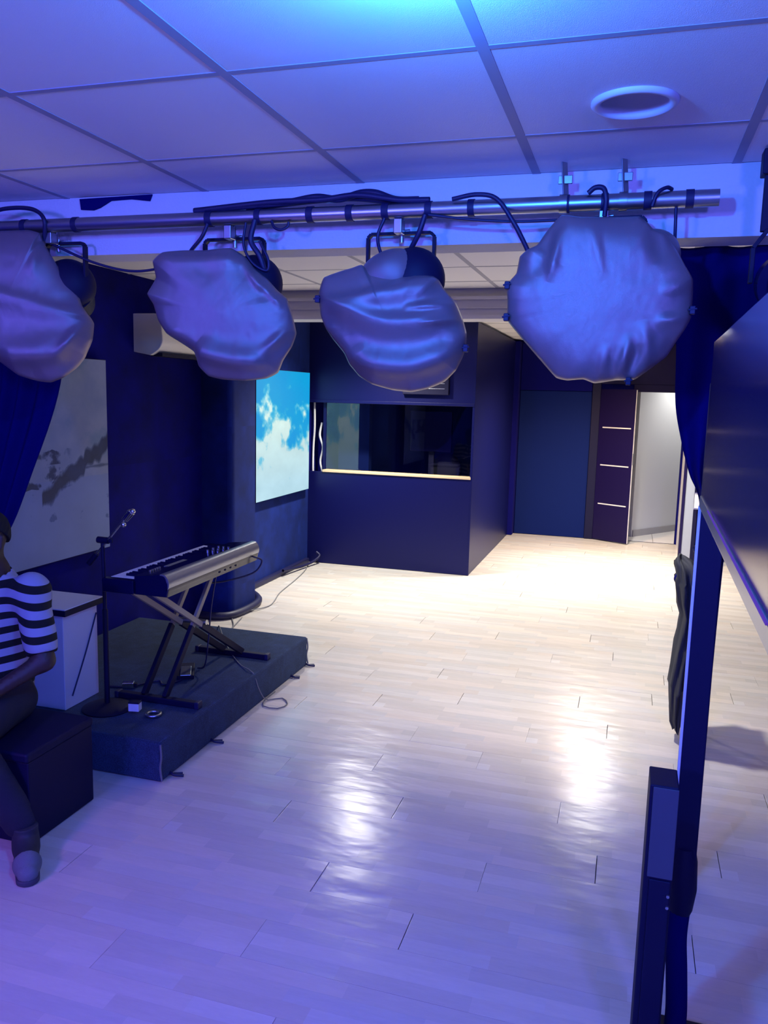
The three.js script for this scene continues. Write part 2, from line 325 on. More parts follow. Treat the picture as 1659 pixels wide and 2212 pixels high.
{
  const v = thing('wall_speaker', 'black box with pale slats fixed high on the booth front', 'speaker', [-1.93, 1.76, ZBO + 0.001]);
  obj('housing', rbox(-0.23, 0.23, 0, 0.30, 0, 0.05, 0.006), M.black, v);
  for (let k = 0; k < 3; k++) obj('slat', rbox(0.02, 0.19, 0.055 + k * 0.05, 0.061 + k * 0.05, 0.045, 0.056, 0.002), M.steel, v);
}
// ------------------------------------------------------------------ back of the room: felt panel, door leaf, jambs
{
  const p = thing('felt_panel', 'dark blue-green felt covered panel on the back wall', 'panel', [-0.97, 0, ZB + 0.001]);
  obj('felt', rbox(-0.415, 0.475, 0.004, 1.85, 0, 0.03, 0.006), M.laminateFelt, p);
  obj('upper_board', rbox(-0.415, 0.475, 1.855, 2.44, 0, 0.035, 0.006), M.blackWall, p);
  obj('post', rbox(0.478, 0.58, 0.004, 2.44, 0, 0.06, 0.006), M.black, p);
}
{
  const a = Math.atan2(0.24, 0.42), L = 0.50;
  const d = thing('door_leaf', 'dark brown door leaf with three metal inlay strips standing ajar', 'door', [-0.385, 0, ZB + 0.01], -a);
  obj('leaf', rbox(0, L, 0.012, 1.885, 0, 0.04, 0.003), M.darkwood, d);
  for (const y of [1.41, 0.945, 0.46]) obj('inlay_strip', rbox(0.07, L - 0.04, y, y + 0.014, 0.036, 0.043, 0.001), M.trimWhite, d);
  obj('edge_strip', [rbox(L - 0.002, L + 0.004, 0.012, 1.88, 0.016, 0.036, 0.002)], M.trimWhite, d, 'pale worn edge of the door');
  obj('hinge_strip', rbox(0.0, 0.012, 0.012, 1.88, 0.035, 0.044, 0.002), M.trimWhite, d);
  obj('latch', rbox(L + 0.002, L + 0.009, 0.98, 1.12, 0.008, 0.036, 0.002), M.steel, d);
  const f = struct('door_1', [rbox(0.0, 0.64, 1.86, 1.95, ZB - 0.12, ZB + 0.03, 0.003)], M.darkwood, 'dark brown lintel over the open doorway');
  obj('transom', rbox(-0.39, 0.64, 1.95, 2.44, ZB - 0.01, ZB + 0.025, 0.003), M.darkwood, f);
  const j = thing('partition_end', 'narrow white partition end with a brown jamb right of the doorway', 'partition', [0, 0, -9.36]);
  obj('jamb', rbox(0.578, 0.604, 0.003, 2.1, -0.06, 0.04, 0.003), M.darkwood, j);
  obj('panel', rbox(0.604, 0.70, 0.003, 2.1, -0.04, 0.03, 0.003), M.partition, j);
  obj('side', rbox(0.62, 0.69, 0.003, 2.1, -1.17, -0.04, 0.003), M.hallWall, j);
  obj('frame', rbox(0.70, 0.74, 0.003, 2.1, -0.05, 0.03, 0.003), M.black, j);
  const fr = thing('framed_notice', 'small glossy framed notice on the white partition end', 'frame', [0.745, 0.62, -9.30]);
  obj('sheet', rbox(-0.045, 0.045, 0.0, 0.16, 0, 0.008, 0.002), M.hallWall, fr); for (const y of [-0.012, 0.16]) obj('holder', rbox(-0.05, 0.05, y, y + 0.012, 0, 0.016, 0.002), M.chrome, fr);
}

// ------------------------------------------------------------------ posters
const skyTex = tex(512, 512, (x, y) => {
  const n = fbm(x * 5.5 + 3, y * 6.5 + 1.3, 6, 40), big = fbm(x * 1.6 + 7, y * 1.8 + 2, 3, 47);
  let c = n * 1.15 + big * 0.35 - 0.98 + (1 - y) * 0.85; c = Math.max(0, Math.min(1, c * 5.0));
  const low = Math.max(0, Math.min(1, (0.62 - y) * 1.9));
  const s = [4, 156 + 18 * fbm(x * 3, y * 3, 3, 60), 228]; const cl = [222 - 8 * n, 242, 236];
  const pale = [188, 226, 240]; const k = c;
  let o = [0, 1, 2].map(i => s[i] * (1 - k) + (cl[i] * (0.9 + 0.2 * n) * (1 - low) + (pale[i] + 22 * (fbm(x * 5, y * 9, 4, 51) - 0.5)) * low) * k);
  return o;
});
const mountTex = tex(512, 512, (x, y) => {
  const n = fbm(x * 5, y * 5, 6, 70), n2 = fbm(x * 14 + 5, y * 14, 5, 80), cl = v => Math.max(0, Math.min(1, v));
  let o = [128 + 60 * (n - 0.5), 142 + 50 * (n - 0.5), 165 + 30 * (n - 0.5)];
  if (y < 0.4) o = [124, 142, 176].map(v => v * (0.97 + 0.12 * (n - 0.5)));
  const t = cl((fbm(x * 4 + 2, y * 5, 5, 90) - 0.44) * 5) * cl((y - 0.48) * 6); o = o.map((v, i) => v * (1 - 0.75 * t) + [66, 112, 140][i] * 0.75 * t);
  const j = 0.05 * (n2 - 0.5);
  const diag = 0.36 + 0.56 * (x - 0.6) + 0.12 * (fbm(x * 16, 0.4, 4, 95) - 0.5);
  let m = x > 0.5 ? cl((0.055 - Math.abs(y - diag) + j) * 40) : 0;
  const top = 0.545 + 0.05 * (fbm(x * 18, 4.1, 3, 96) - 0.5), bot = 0.37 + 0.05 * (fbm(x * 9, 6.1, 3, 98) - 0.5);
  if (x < 0.72 && y < top && y > bot) m = Math.max(m, cl((n2 - 0.36 - 0.25 * cl((x - 0.45) * 3) * (y < 0.48 && y > diag + 0.05 ? 1 : 0)) * 9) * cl((0.72 - x) * 12));
  if (y < 0.36 && y > 0.16) m = Math.max(m, 0.5 * cl((n2 - 0.72) * 12));
  if (x > 0.7) m = Math.max(m, cl((0.012 - Math.abs(y - 0.43 - 0.02 * x) + 0.3 * j) * 90) * 0.7);
  return o.map((v, i) => v * (1 - m) + [30, 48, 78][i] * (0.85 + 0.5 * n2) * m);
});
function poster(name, label, z0, z1, y0, y1, m, dx = 0.001) {
  const o = thing(name, label, 'poster', [XL + dx, y0, (z0 + z1) / 2]);
  const w = Math.abs(z1 - z0), h = y1 - y0;
  obj('case', rbox(0, 0.05, 0, h, -w / 2, w / 2, 0.004), M.black, o);
  obj('print', new THREE.PlaneGeometry(w - 0.008, h - 0.008).rotateY(Math.PI / 2).translate(0.0512, h / 2, 0), m, o);
  return o;
}
poster('sky_lightbox', 'glowing lightbox showing white clouds in a turquoise sky', -7.64, -6.42, 0.78, 1.95, new THREE.MeshStandardMaterial({ color: 0x000000, emissive: 0xffffff, emissiveMap: skyTex, emissiveIntensity: 0.95, roughness: 0.5 }), 0.013);
{ const l = new THREE.RectAreaLight(new THREE.Color().setRGB(0.45, 0.8, 1), 0.8, 1.15, 1.1); l.position.set(XL + 0.075, 1.365, -7.03); l.lookAt(0, 1.365, -7.03); l.castShadow = true; scene.add(l); }
poster('landscape_panel', 'unlit panel with a hazy mountain landscape print on the left wall', -4.35, -3.13, 0.75, 1.92, mat(0xffffff, 0.6, { map: mountTex }));

// ------------------------------------------------------------------ air conditioner
{
  const a = thing('air_conditioner', 'white split air conditioner high on the left wall', 'air conditioner', [XL + 0.001, 1.975, -5.13]);
  const s = new THREE.Shape(); s.moveTo(0, 0.02); s.lineTo(0.12, 0); s.quadraticCurveTo(0.2, 0.03, 0.21, 0.09); s.lineTo(0.2, 0.22); s.quadraticCurveTo(0.19, 0.255, 0.15, 0.255); s.lineTo(0, 0.255);
  const g = new THREE.ExtrudeGeometry(s, { depth: 0.8, bevelEnabled: true, bevelSize: 0.006, bevelThickness: 0.006, bevelSegments: 2 }).translate(0, 0, -0.4);
  obj('body', g, M.acWhite, a);
  obj('louvre', rbox(0.10, 0.19, -0.012, 0.012, -0.37, 0.37, 0.004), M.black, a);
  obj('front_seam', rbox(0.205, 0.212, 0.085, 0.089, -0.38, 0.38, 0.001), M.skirting, a);
}

// ------------------------------------------------------------------ lighting pipe with hangers
const PY = 2.355, PZ = -2.70, PR = 0.025;
{
  const p = thing('lighting_pipe', 'long grey metal pipe hung in front of the pale beam', 'pipe', [0, PY, PZ]);
  const sh = new THREE.Shape(); sh.absarc(0, 0, PR, 0, Math.PI * 2); const ho = new THREE.Path(); ho.absarc(0, 0, PR - 0.003, 0, Math.PI * 2, true); sh.holes.push(ho);
  obj('tube', new THREE.ExtrudeGeometry(sh, { depth: 3.36, bevelEnabled: false, curveSegments: 32 }).rotateY(-Math.PI / 2).translate(0.205, 0, 0), M.steel, p);
  obj('joint_sleeve', cyl([-0.07, 0, 0], [-0.062, 0, 0], PR + 0.0015, PR + 0.0015, 32), M.steel, p);
  for (const x of [-1.486, -1.296, -1.1, -0.957, -0.83, -0.683, -0.542, -0.242, -0.125, 0.003, 0.123, -2.28, -2.05])
    obj('tape_band', cyl([x - 0.012 + (rnd() - 0.5) * 0.006, 0, 0], [x + 0.011, 0, 0], PR + 0.0025, PR + 0.0025, 28), M.tape, p);
  for (const x of [-0.25, -0.07, -2.6]) obj('hanger_strap', [bar([x - 0.004, 0.125, 0.004], [x + 0.006, 0.02, 0.0], 0.022, 0.004), rbox(x - 0.02, x + 0.024, 0.06, 0.085, -0.004, 0.006, 0.002), cyl([x - 0.012, 0, 0], [x + 0.012, 0, 0], PR + 0.004, PR + 0.004, 24)], M.steel, p);
}
tag(obj('cable_bundle', [tube([[-1.55, 2.384, -2.70], [-1.36, 2.392, -2.695], [-1.2, 2.398, -2.70], [-1.08, 2.412, -2.70], [-1.0, 2.402, -2.70], [-0.92, 2.42, -2.705], [-0.87, 2.416, -2.70], [-0.80, 2.392, -2.70], [-0.72, 2.388, -2.70]], 0.012, 80), tube([[-1.5, 2.386, -2.69], [-1.25, 2.40, -2.69], [-1.05, 2.402, -2.692], [-0.93, 2.41, -2.69], [-0.78, 2.388, -2.69], [-0.68, 2.384, -2.69]], 0.010, 80), tube([[-1.35, 2.386, -2.715], [-1.1, 2.404, -2.715], [-0.95, 2.406, -2.715], [-0.8, 2.386, -2.715]], 0.010, 60)], M.cable), 'black bundle of cables lying along the top of the pipe', 'cables');
const cableDefs = [
  ['black cable arching from the pipe down to the octagonal cover', [[-0.60, 2.378, -2.67], [-0.52, 2.388, -2.665], [-0.46, 2.375, -2.665], [-0.40, 2.30, -2.67], [-0.34, 2.19, -2.70], [-0.31, 2.13, -2.74]], 0.0075],
  ['thin black cable strung level below the pipe toward the octagonal cover', [[-0.68, 2.335, -2.68], [-0.55, 2.318, -2.69], [-0.4, 2.308, -2.70], [-0.22, 2.312, -2.72]], 0.005],
  ['black cable looping from the pipe over the swagged cover', [[-0.83, 2.33, -2.68], [-0.852, 2.27, -2.68], [-0.84, 2.21, -2.70], [-0.80, 2.165, -2.73]], 0.006],
  ['pair of black cables gathered down to the swagged cover housing', [[-0.69, 2.335, -2.675], [-0.71, 2.28, -2.68], [-0.74, 2.235, -2.70], [-0.765, 2.205, -2.73]], 0.009],
  ['black cable slanting from the pipe to the small left cover', [[-1.486, 2.335, -2.68], [-1.51, 2.29, -2.68], [-1.56, 2.245, -2.69], [-1.60, 2.21, -2.72]], 0.007],
  ['thick twisted black cable hanging beside the yoke of the creased cover', [[-1.30, 2.34, -2.675], [-1.315, 2.27, -2.675], [-1.285, 2.22, -2.68], [-1.27, 2.16, -2.70], [-1.26, 2.10, -2.74]], 0.010],
  ['thin black cable loop hanging beside the yoke of the creased cover', [[-1.33, 2.33, -2.665], [-1.335, 2.25, -2.66], [-1.30, 2.19, -2.665], [-1.255, 2.17, -2.68], [-1.25, 2.2, -2.68], [-1.285, 2.27, -2.68]], 0.005],
  ['short curl of black cable under the pipe', [[-1.24, 2.335, -2.68], [-1.225, 2.312, -2.675], [-1.2, 2.304, -2.675], [-1.178, 2.316, -2.68], [-1.175, 2.33, -2.68]], 0.005],
  ['black cable arched over the pipe above the octagonal cover', [[-0.175, 2.38, -2.68], [-0.155, 2.394, -2.675], [-0.13, 2.39, -2.67], [-0.12, 2.36, -2.668], [-0.122, 2.31, -2.68]], 0.008],
  ['thin black cable bent over the pipe near its free end', [[0.015, 2.33, -2.668], [0.03, 2.37, -2.668], [0.055, 2.386, -2.68], [0.07, 2.385, -2.70]], 0.006],
  ['short straight black cable hanging below the free end of the pipe', [[0.085, 2.335, -2.70], [0.087, 2.28, -2.70], [0.09, 2.21, -2.72]], 0.005],
  ['thin black cable sagging between the two left covers', [[-2.2, 2.30, -2.72], [-2.0, 2.22, -2.74], [-1.85, 2.19, -2.76], [-1.7, 2.205, -2.76], [-1.6, 2.23, -2.74]], 0.005],
  ['looped black cable on the pipe at the far left', [[-2.5, 2.39, -2.69], [-2.36, 2.42, -2.68], [-2.22, 2.41, -2.68], [-2.17, 2.37, -2.67], [-2.19, 2.30, -2.69]], 0.008],
];
for (const [l, p, r] of cableDefs) tag(obj('hanging_cable', tube(p, r, 48), M.cable), l, 'cable', 'cables on the lighting pipe');
{ const t = thing('torn_cloth', 'scrap of black cloth caught at the top of the beam', 'cloth', [-2.05, 2.45, ZBEAM + 0.002]);
  const s = new THREE.Shape(); s.moveTo(-0.06, 0.022); s.lineTo(0.26, 0.026); s.lineTo(0.25, 0.004); s.lineTo(0.17, 0.014); s.lineTo(0.08, 0.012); s.lineTo(0.03, -0.012); s.lineTo(0.0, -0.02); s.lineTo(-0.055, -0.016);
  obj('cloth', new THREE.ExtrudeGeometry(s, { depth: 0.006, bevelEnabled: true, bevelSize: 0.001, bevelThickness: 0.001, bevelSegments: 1 }), M.velvet, t); }

// ------------------------------------------------------------------ cloth-covered lamps
function coveredLamp(def) {
  const o = thing('stage_lamp', def.label, 'stage lamp', def.c, 0, 'cloth covered lamps on the pipe');
  const head = new THREE.Group();
  const rot = new THREE.Matrix4().makeRotationY(def.yaw);
  const curve = new THREE.CatmullRomCurve3(def.o.map(p => V(p[0], p[1], 0)), true, 'catmullrom', 0.22);
  const NA = 200, NR = 44, pos = [], idx = [], uv = [];
  const C = def.mid || [0, 0];
  const ring = (s, zf) => { for (let i = 0; i < NA; i++) { const q = curve.getPoint(i / NA); const x = C[0] + (q.x - C[0]) * s, y = C[1] + (q.y - C[1]) * s; pos.push(x, y, zf(x, y, i / NA)); uv.push(x * 2, y * 2); } };
  const D = def.D;
  for (let r = 0; r <= NR; r++) {
    const s = 0.002 + 0.998 * (r / NR);
    ring(s, (x, y, t) => {
      let z = D * Math.pow(Math.max(0, 1 - Math.pow(s, def.pow || 2.6)), 0.6);
      for (const f of def.folds) z += f(x, y) * (1 - Math.pow(s, 6));
      z += 0.009 * Math.pow(s, 5) * Math.sin(t * Math.PI * 2 * def.gather) * (0.4 + vn(t * 17, 3, def.seed)) + (fbm(x * 7 + def.seed, y * 7, 2, def.seed) - 0.5) * 0.008 * (1 - s * s * 0.6) + (fbm(x * 24 + def.seed, y * 15, 3, def.seed + 5) - 0.5) * 0.0045 * (1 - Math.pow(s, 8));
      return z;
    });
  }
  for (let r = 1; r <= 8; r++) { const k = r / 8; ring(1 - 0.02 * Math.sin(k * 3) - 0.22 * k * k, (x, y, t) => -0.11 * k + 0.008 * Math.sin(t * Math.PI * 2 * def.gather) * k); }
  const R = NR + 8;
  for (let r = 0; r < R; r++) for (let i = 0; i < NA; i++) { const a = r * NA + i, b = r * NA + (i + 1) % NA; idx.push(a, a + NA, b, b, a + NA, b + NA); }
  const g = new THREE.BufferGeometry(); g.setAttribute('position', new THREE.Float32BufferAttribute(pos, 3)); g.setAttribute('uv', new THREE.Float32BufferAttribute(uv, 2)); g.setIndex(idx); g.computeVertexNormals();
  { // outward = +z at centre
    let nz = 0; const n = g.attributes.normal; for (let i = NA * 3; i < NA * 6; i++) nz += n.getZ(i); if (nz < 0) { g.setIndex(idx.map((v, i, a) => i % 3 === 0 ? a[i] : i % 3 === 1 ? a[i + 1] : a[i - 1])); g.computeVertexNormals(); } }
  const cover = obj('cloth_cover', g.applyMatrix4(rot), M.satin, o);
  const hs = def.h;   // housing [x,y,z,r,len]
  obj('housing', [new THREE.SphereGeometry(hs[3], 32, 20).scale(1, 1, 0.8).translate(hs[0], hs[1], hs[2]), cyl([hs[0], hs[1] - 0.02, hs[2]], [hs[0], hs[1] - 0.06, hs[2] - 0.10], hs[3] * 0.9, hs[3] * 0.75, 32)].map(q => q.applyMatrix4(rot)), M.black, o);
  if (def.bag) obj('cover_top', new THREE.SphereGeometry(1, 32, 20).scale(def.bag[3], def.bag[4], 0.09).rotateZ(def.bag[5]).translate(def.bag[0], def.bag[1], def.bag[2]).applyMatrix4(rot), M.satin, o);
  for (const [x, y] of def.clips) {
    const q = V(x, y, 0.012).applyMatrix4(rot);
    obj('clip', [rbox(q.x - 0.008, q.x + 0.008, q.y - 0.012, q.y + 0.012, q.z - 0.006, q.z + 0.014, 0.003), cyl([q.x - 0.012, q.y, q.z + 0.012], [q.x + 0.012, q.y + 0.004, q.z + 0.012], 0.003)], M.tape, o);
  }
  const [yx0, yx1, yt, yb0, yb1, yz] = def.yoke;
  const yokePts = [[yx0, yb0, yz], [yx0, yt - 0.012, yz], [yx0 + 0.012, yt, yz], [yx1 - 0.012, yt, yz], [yx1, yt - 0.012, yz], [yx1, yb1, yz]];
  const cp = new THREE.CurvePath(); for (let i = 0; i + 1 < yokePts.length; i++) cp.add(new THREE.LineCurve3(V(...yokePts[i]), V(...yokePts[i + 1])));
  const bars = []; for (let i = 0; i + 1 < yokePts.length; i++) bars.push(bar(yokePts[i], yokePts[i + 1], 0.010, 0.022));
  obj('yoke', bars, M.black, o);
  const cx = def.clampX, py = PY - def.c[1], pz = PZ - def.c[2];
  obj('clamp', [rbox(cx - 0.014, cx + 0.014, yt - 0.006, py + PR + 0.006, pz - PR - 0.008, pz - PR + 0.004, 0.003), rbox(cx - 0.014, cx + 0.014, yt - 0.008, py - PR, pz - 0.03, pz + 0.012, 0.003), cyl([cx, yt - 0.03, yz], [cx, yt + 0.016, yz], 0.008, 0.008, 10), cyl([cx - 0.028, yt + 0.004, yz], [cx + 0.028, yt + 0.008, yz], 0.006, 0.006, 10)], M.steel, o);
  for (const k of def.knobs || []) obj('knob', [cyl([k[0], k[1], k[2]], [k[0] + 0.025, k[1], k[2]], 0.016, 0.013, 14), rbox(k[0] + 0.01, k[0] + 0.02, k[1] - 0.022, k[1] + 0.028, k[2] - 0.005, k[2] + 0.005, 0.003)], M.black, o);
  return o;
}
// a ridge of cloth following y = f(x); hard lower side, soft upper side
const ridge = (f, amp, up, dn, x0 = -9, x1 = 9, fade = 0.06) => (x, y) => {
  const d = y - f(x), w = d > 0 ? up : dn; let e = 1;
  if (x < x0) e = Math.exp(-Sq((x - x0) / fade)); if (x > x1) e = Math.exp(-Sq((x - x1) / fade));
  return amp * e * Math.exp(-Sq(d / w));
};
const crease = (ax, ay, bx, by, amp, w) => (x, y) => {
  const dx = bx - ax, dy = by - ay, L2 = dx * dx + dy * dy, t = Math.max(0, Math.min(1, ((x - ax) * dx + (y - ay) * dy) / L2));
  const d2 = (x - ax - dx * t) ** 2 + (y - ay - dy * t) ** 2; return 1.35 * amp * Math.sin(Math.PI * Math.min(1, t * 0.8 + 0.2)) * Math.exp(-d2 / (w * w));
};
const Sq = x => x * x;
coveredLamp({ label: 'stage lamp under a taut octagonal satin cover at the free pipe end', c: [-0.119, 2.049, -2.62], yaw: 0.027, D: 0.05, pow: 4.5, gather: 9, seed: 3,
  o: [[-0.129, 0.255], [-0.069, 0.246], [0.019, 0.246], [0.098, 0.247], [0.123, 0.227], [0.141, 0.207], [0.181, 0.193], [0.213, 0.146], [0.239, 0.099], [0.264, 0.059], [0.268, 0.012], [0.267, -0.048], [0.253, -0.082], [0.229, -0.123], [0.206, -0.164], [0.156, -0.206], [0.117, -0.235], [0.063, -0.238], [0.001, -0.248], [-0.034, -0.237], [-0.083, -0.241], [-0.119, -0.232], [-0.172, -0.176], [-0.218, -0.126], [-0.263, -0.076], [-0.279, -0.055], [-0.279, 0.002], [-0.284, 0.051], [-0.257, 0.086], [-0.249, 0.135], [-0.224, 0.155], [-0.197, 0.168], [-0.171, 0.209]],
  folds: [crease(-0.15, 0.25, -0.19, 0.07, -0.02, 0.028), crease(-0.13, 0.2, -0.15, 0.05, 0.012, 0.014), crease(0.015, -0.27, 0.03, -0.13, 0.012, 0.014), crease(0.06, -0.27, 0.10, -0.10, 0.016, 0.014), crease(0.085, -0.27, 0.125, -0.13, -0.016, 0.012), crease(-0.14, -0.26, -0.21, -0.12, 0.014, 0.018), crease(0.16, -0.24, 0.135, -0.06, 0.016, 0.02), crease(0.20, -0.20, 0.24, -0.09, -0.018, 0.022), crease(0.14, 0.26, 0.17, 0.10, -0.016, 0.024), crease(0.28, 0.05, 0.17, 0.02, 0.012, 0.02), crease(-0.05, 0.28, 0.01, 0.05, 0.006, 0.012), crease(0.27, -0.05, 0.16, -0.07, 0.014, 0.018)],
  h: [0.08, 0.05, -0.10, 0.12], clips: [[-0.280, 0.047], [-0.279, -0.05], [0.10, -0.24], [0.268, -0.03]], yoke: [-0.12, 0.12, 0.262, 0.05, 0.05, -0.10], clampX: -0.006, bag: [0.15, 0.14, -0.07, 0.08, 0.08, 0.4] });
coveredLamp({ label: 'stage lamp under a loosely swagged satin cover with a white and black top', c: [-0.775, 1.966, -2.62], yaw: 0.173, D: 0.07, pow: 2.4, gather: 11, seed: 17,
  o: [[-0.249, 0.101], [-0.231, 0.161], [-0.178, 0.183], [-0.132, 0.194], [-0.106, 0.203], [-0.078, 0.18], [-0.001, 0.166], [0.075, 0.178], [0.128, 0.168], [0.148, 0.156], [0.167, 0.127], [0.206, 0.084], [0.23, 0.033], [0.244, -0.011], [0.244, -0.048], [0.235, -0.086], [0.214, -0.131], [0.177, -0.169], [0.124, -0.193], [0.071, -0.205], [0.009, -0.201], [-0.062, -0.183], [-0.109, -0.156], [-0.138, -0.123], [-0.157, -0.086], [-0.197, -0.041], [-0.221, -0.004], [-0.242, 0.041]],
  folds: [ridge(x => -0.135 + 1.6 * Sq(x - 0.02) , 0.045, 0.055, 0.035), ridge(x => 0.015 + 1.4 * Sq(x - 0.02), 0.028, 0.03, 0.05), ridge(x => 0.115 + 0.35 * (x + 0.02) + 0.6 * Sq(x), 0.03, 0.02, 0.05), crease(0.20, 0.08, 0.04, 0.06, 0.016, 0.012), crease(0.235, 0.03, 0.09, 0.01, 0.014, 0.012)],
  h: [0.06, 0.165, -0.06, 0.105], clips: [[-0.153, 0.075], [0.088, 0.13], [-0.247, 0.09], [0.244, -0.06]], yoke: [-0.131, 0.102, 0.325, 0.2, 0.14, -0.125], clampX: -0.012, knobs: [[0.108, 0.15, -0.11]], bag: [-0.02, 0.175, -0.055, 0.115, 0.082, 0.45] });
coveredLamp({ label: 'stage lamp under a creased satin cover in front of the air conditioner', c: [-1.398, 2.013, -2.62], yaw: 0.295, D: 0.06, pow: 2.6, gather: 9, seed: 29,
  o: [[-0.241, 0.175], [-0.205, 0.206], [-0.128, 0.216], [-0.048, 0.218], [0.032, 0.225], [0.081, 0.198], [0.113, 0.16], [0.161, 0.122], [0.194, 0.087], [0.226, 0.061], [0.246, 0.006], [0.26, -0.057], [0.244, -0.106], [0.215, -0.154], [0.196, -0.195], [0.155, -0.217], [0.081, -0.227], [-0.001, -0.224], [-0.05, -0.213], [-0.083, -0.178], [-0.102, -0.13], [-0.148, -0.099], [-0.196, -0.069], [-0.228, -0.022], [-0.243, 0.033], [-0.259, 0.065], [-0.234, 0.12]],
  folds: [ridge(x => -0.155 + 0.9 * Sq(x - 0.05) - 0.12 * (x + 0.02), 0.04, 0.05, 0.03, -0.2, 0.12), crease(0.09, 0.17, 0.15, 0.08, 0.024, 0.016), crease(0.15, 0.10, 0.22, 0.03, 0.02, 0.016), ridge(x => 0.19 + 0.02 * x, 0.018, 0.012, 0.03, -0.18, 0.03), crease(0.24, -0.05, 0.14, -0.14, 0.02, 0.02)],
  h: [0.10, 0.12, -0.09, 0.10], clips: [], yoke: [-0.138, 0.098, 0.279, 0.2, 0.10, -0.13], clampX: -0.017, knobs: [[0.10, 0.07, -0.12]] });
coveredLamp({ label: 'stage lamp under a satin cover cut off by the left picture edge', c: [-2.302, 2.051, -2.62], yaw: 0.436, D: 0.07, pow: 2.4, gather: 8, seed: 41,
  o: [[-0.273, 0.158], [-0.122, 0.258], [-0.022, 0.274], [0.077, 0.281], [0.124, 0.27], [0.129, 0.245], [0.158, 0.195], [0.198, 0.129], [0.247, 0.07], [0.268, 0.011], [0.296, -0.032], [0.309, -0.058], [0.303, -0.12], [0.275, -0.183], [0.239, -0.228], [0.195, -0.265], [0.142, -0.286], [0.091, -0.282], [0.024, -0.261], [-0.042, -0.214], [-0.14, -0.161], [-0.236, -0.078], [-0.295, 0.039]],
  folds: [ridge(x => -0.20 + 0.5 * Sq(x - 0.05) + 0.1 * x, 0.045, 0.075, 0.04), crease(0.27, -0.08, 0.16, -0.22, 0.02, 0.02), ridge(x => 0.03 - 0.25 * x, 0.015, 0.03, 0.05), crease(0.12, 0.25, 0.10, 0.1, 0.012, 0.02)],
  h: [0.21, 0.09, -0.055, 0.10], clips: [], yoke: [0.075, 0.25, 0.246, 0.18, 0.12, -0.13], clampX: 0.13 });
{ // bare lamp at the right picture edge
  const o = thing('stage_lamp', 'bare black stage lamp in a yoke at the right picture edge', 'stage lamp', [0.40, 2.10, -2.66], 0, 'bare lamps');
  obj('housing', [new THREE.SphereGeometry(0.085, 28, 18).scale(1, 1, 1.1), cyl([0, 0, 0.02], [0, -0.02, 0.12], 0.085, 0.09, 28)], M.blackGloss, o);
  obj('lens', new THREE.SphereGeometry(0.08, 24, 12, 0, Math.PI * 2, 0, 0.9).rotateX(Math.PI / 2).translate(0, -0.02, 0.085), M.blackGloss, o);
  obj('yoke', [bar([-0.095, 0, 0], [-0.095, 0.10, 0], 0.012, 0.025), bar([-0.095, 0.10, 0], [-0.06, 0.15, 0], 0.012, 0.025), bar([-0.065, 0.145, 0], [-0.065, 0.305, 0], 0.03, 0.02), bar([-0.06, 0.15, 0], [0.06, 0.15, 0], 0.012, 0.025), bar([0.06, 0.15, 0], [0.095, 0.1, 0], 0.012, 0.025), bar([0.095, 0.1, 0], [0.095, 0, 0], 0.012, 0.025)], M.black, o);
  obj('hanger', [rbox(-0.09, -0.04, 0.30, 0.37, -0.03, 0.03, 0.004)], M.black, o);
}

// ------------------------------------------------------------------ ceiling downlights in the near ceiling
function downlight(x, z, label, r, lit) {
  const o = thing('ceiling_downlight', label, 'downlight', [x, HC - 0.002, z]);
  const pr = [[r, 0.004], [r, -0.004], [r * 0.95, -0.010], [r * 0.86, -0.011], [r * 0.78, -0.004], [r * 0.76, 0.004]].map(p => new THREE.Vector2(...p));
  obj('trim_ring', new THREE.LatheGeometry(pr, 48), M.whitePaint, o);
  obj('reflector', new THREE.LatheGeometry([[r * 0.77, 0.0], [r * 0.72, 0.03], [r * 0.6, 0.07], [r * 0.4, 0.085], [0.001, 0.088]].map(p => new THREE.Vector2(...p)), 40), lit || M.whitePaint, o);
  return o;
}
downlight(-0.045, -2.205, 'unlit round downlight in a ceiling tile above the octagonal cover', 0.105);
{ // lit blue lamp just above the picture
  const B = [-0.385, 2.41, -1.335];
  const o = thing('blue_lamp', 'glowing blue lamp fixed to the near ceiling', 'lamp', B);
  obj('base', cyl([0, 0.02, 0], [0, 0.069, 0], 0.05, 0.06, 32), M.whitePaint, o);
  obj('bulb', new THREE.SphereGeometry(0.035, 24, 16), new THREE.MeshStandardMaterial({ color: 0x000000, emissive: CYANBLUE, emissiveIntensity: 3 }), o);
  const l = new THREE.PointLight(CYANBLUE, LAMPS.blueCeiling, 0, 2); l.position.set(B[0], B[1] - 0.0, B[2]); l.shadow.radius = 1.6; l.castShadow = true; scene.add(l);
}
function parLamp(label, pos, target, colour, cd, angle, pen = 0.6) {
  const o = thing('par_lamp', label, 'lamp', pos);
  const dir = V(...target).sub(V(...pos)).normalize(), e = V(...pos).add(dir.clone().multiplyScalar(0.09));
  const b = dir.clone().multiplyScalar(-0.12), f = dir.clone().multiplyScalar(0.06);
  obj('can', cyl(b.toArray(), f.toArray(), 0.07, 0.085, 28), M.black, o);
  obj('lens', cyl(f.toArray(), dir.clone().multiplyScalar(0.066).toArray(), 0.08, 0.08, 28), new THREE.MeshStandardMaterial({ color: 0x000000, emissive: colour, emissiveIntensity: 1.5 }), o);
  const up = HC - pos[1] - 0.01; obj('bracket', [bar([0, 0.06, 0], [0, up, 0], 0.03, 0.008)], M.black, o);
  const l = new THREE.SpotLight(colour, cd, 0, angle, pen, 2); l.position.copy(e); l.target.position.set(...target); l.shadow.radius = 11; l.castShadow = true; scene.add(l, l.target);
}
parLamp('blue stage lamp behind the viewer on the left', [-2.2, 2.15, 1.2], [-0.8, 2.5, -3], BLUE, LAMPS.blueBack * 4, 1.25);
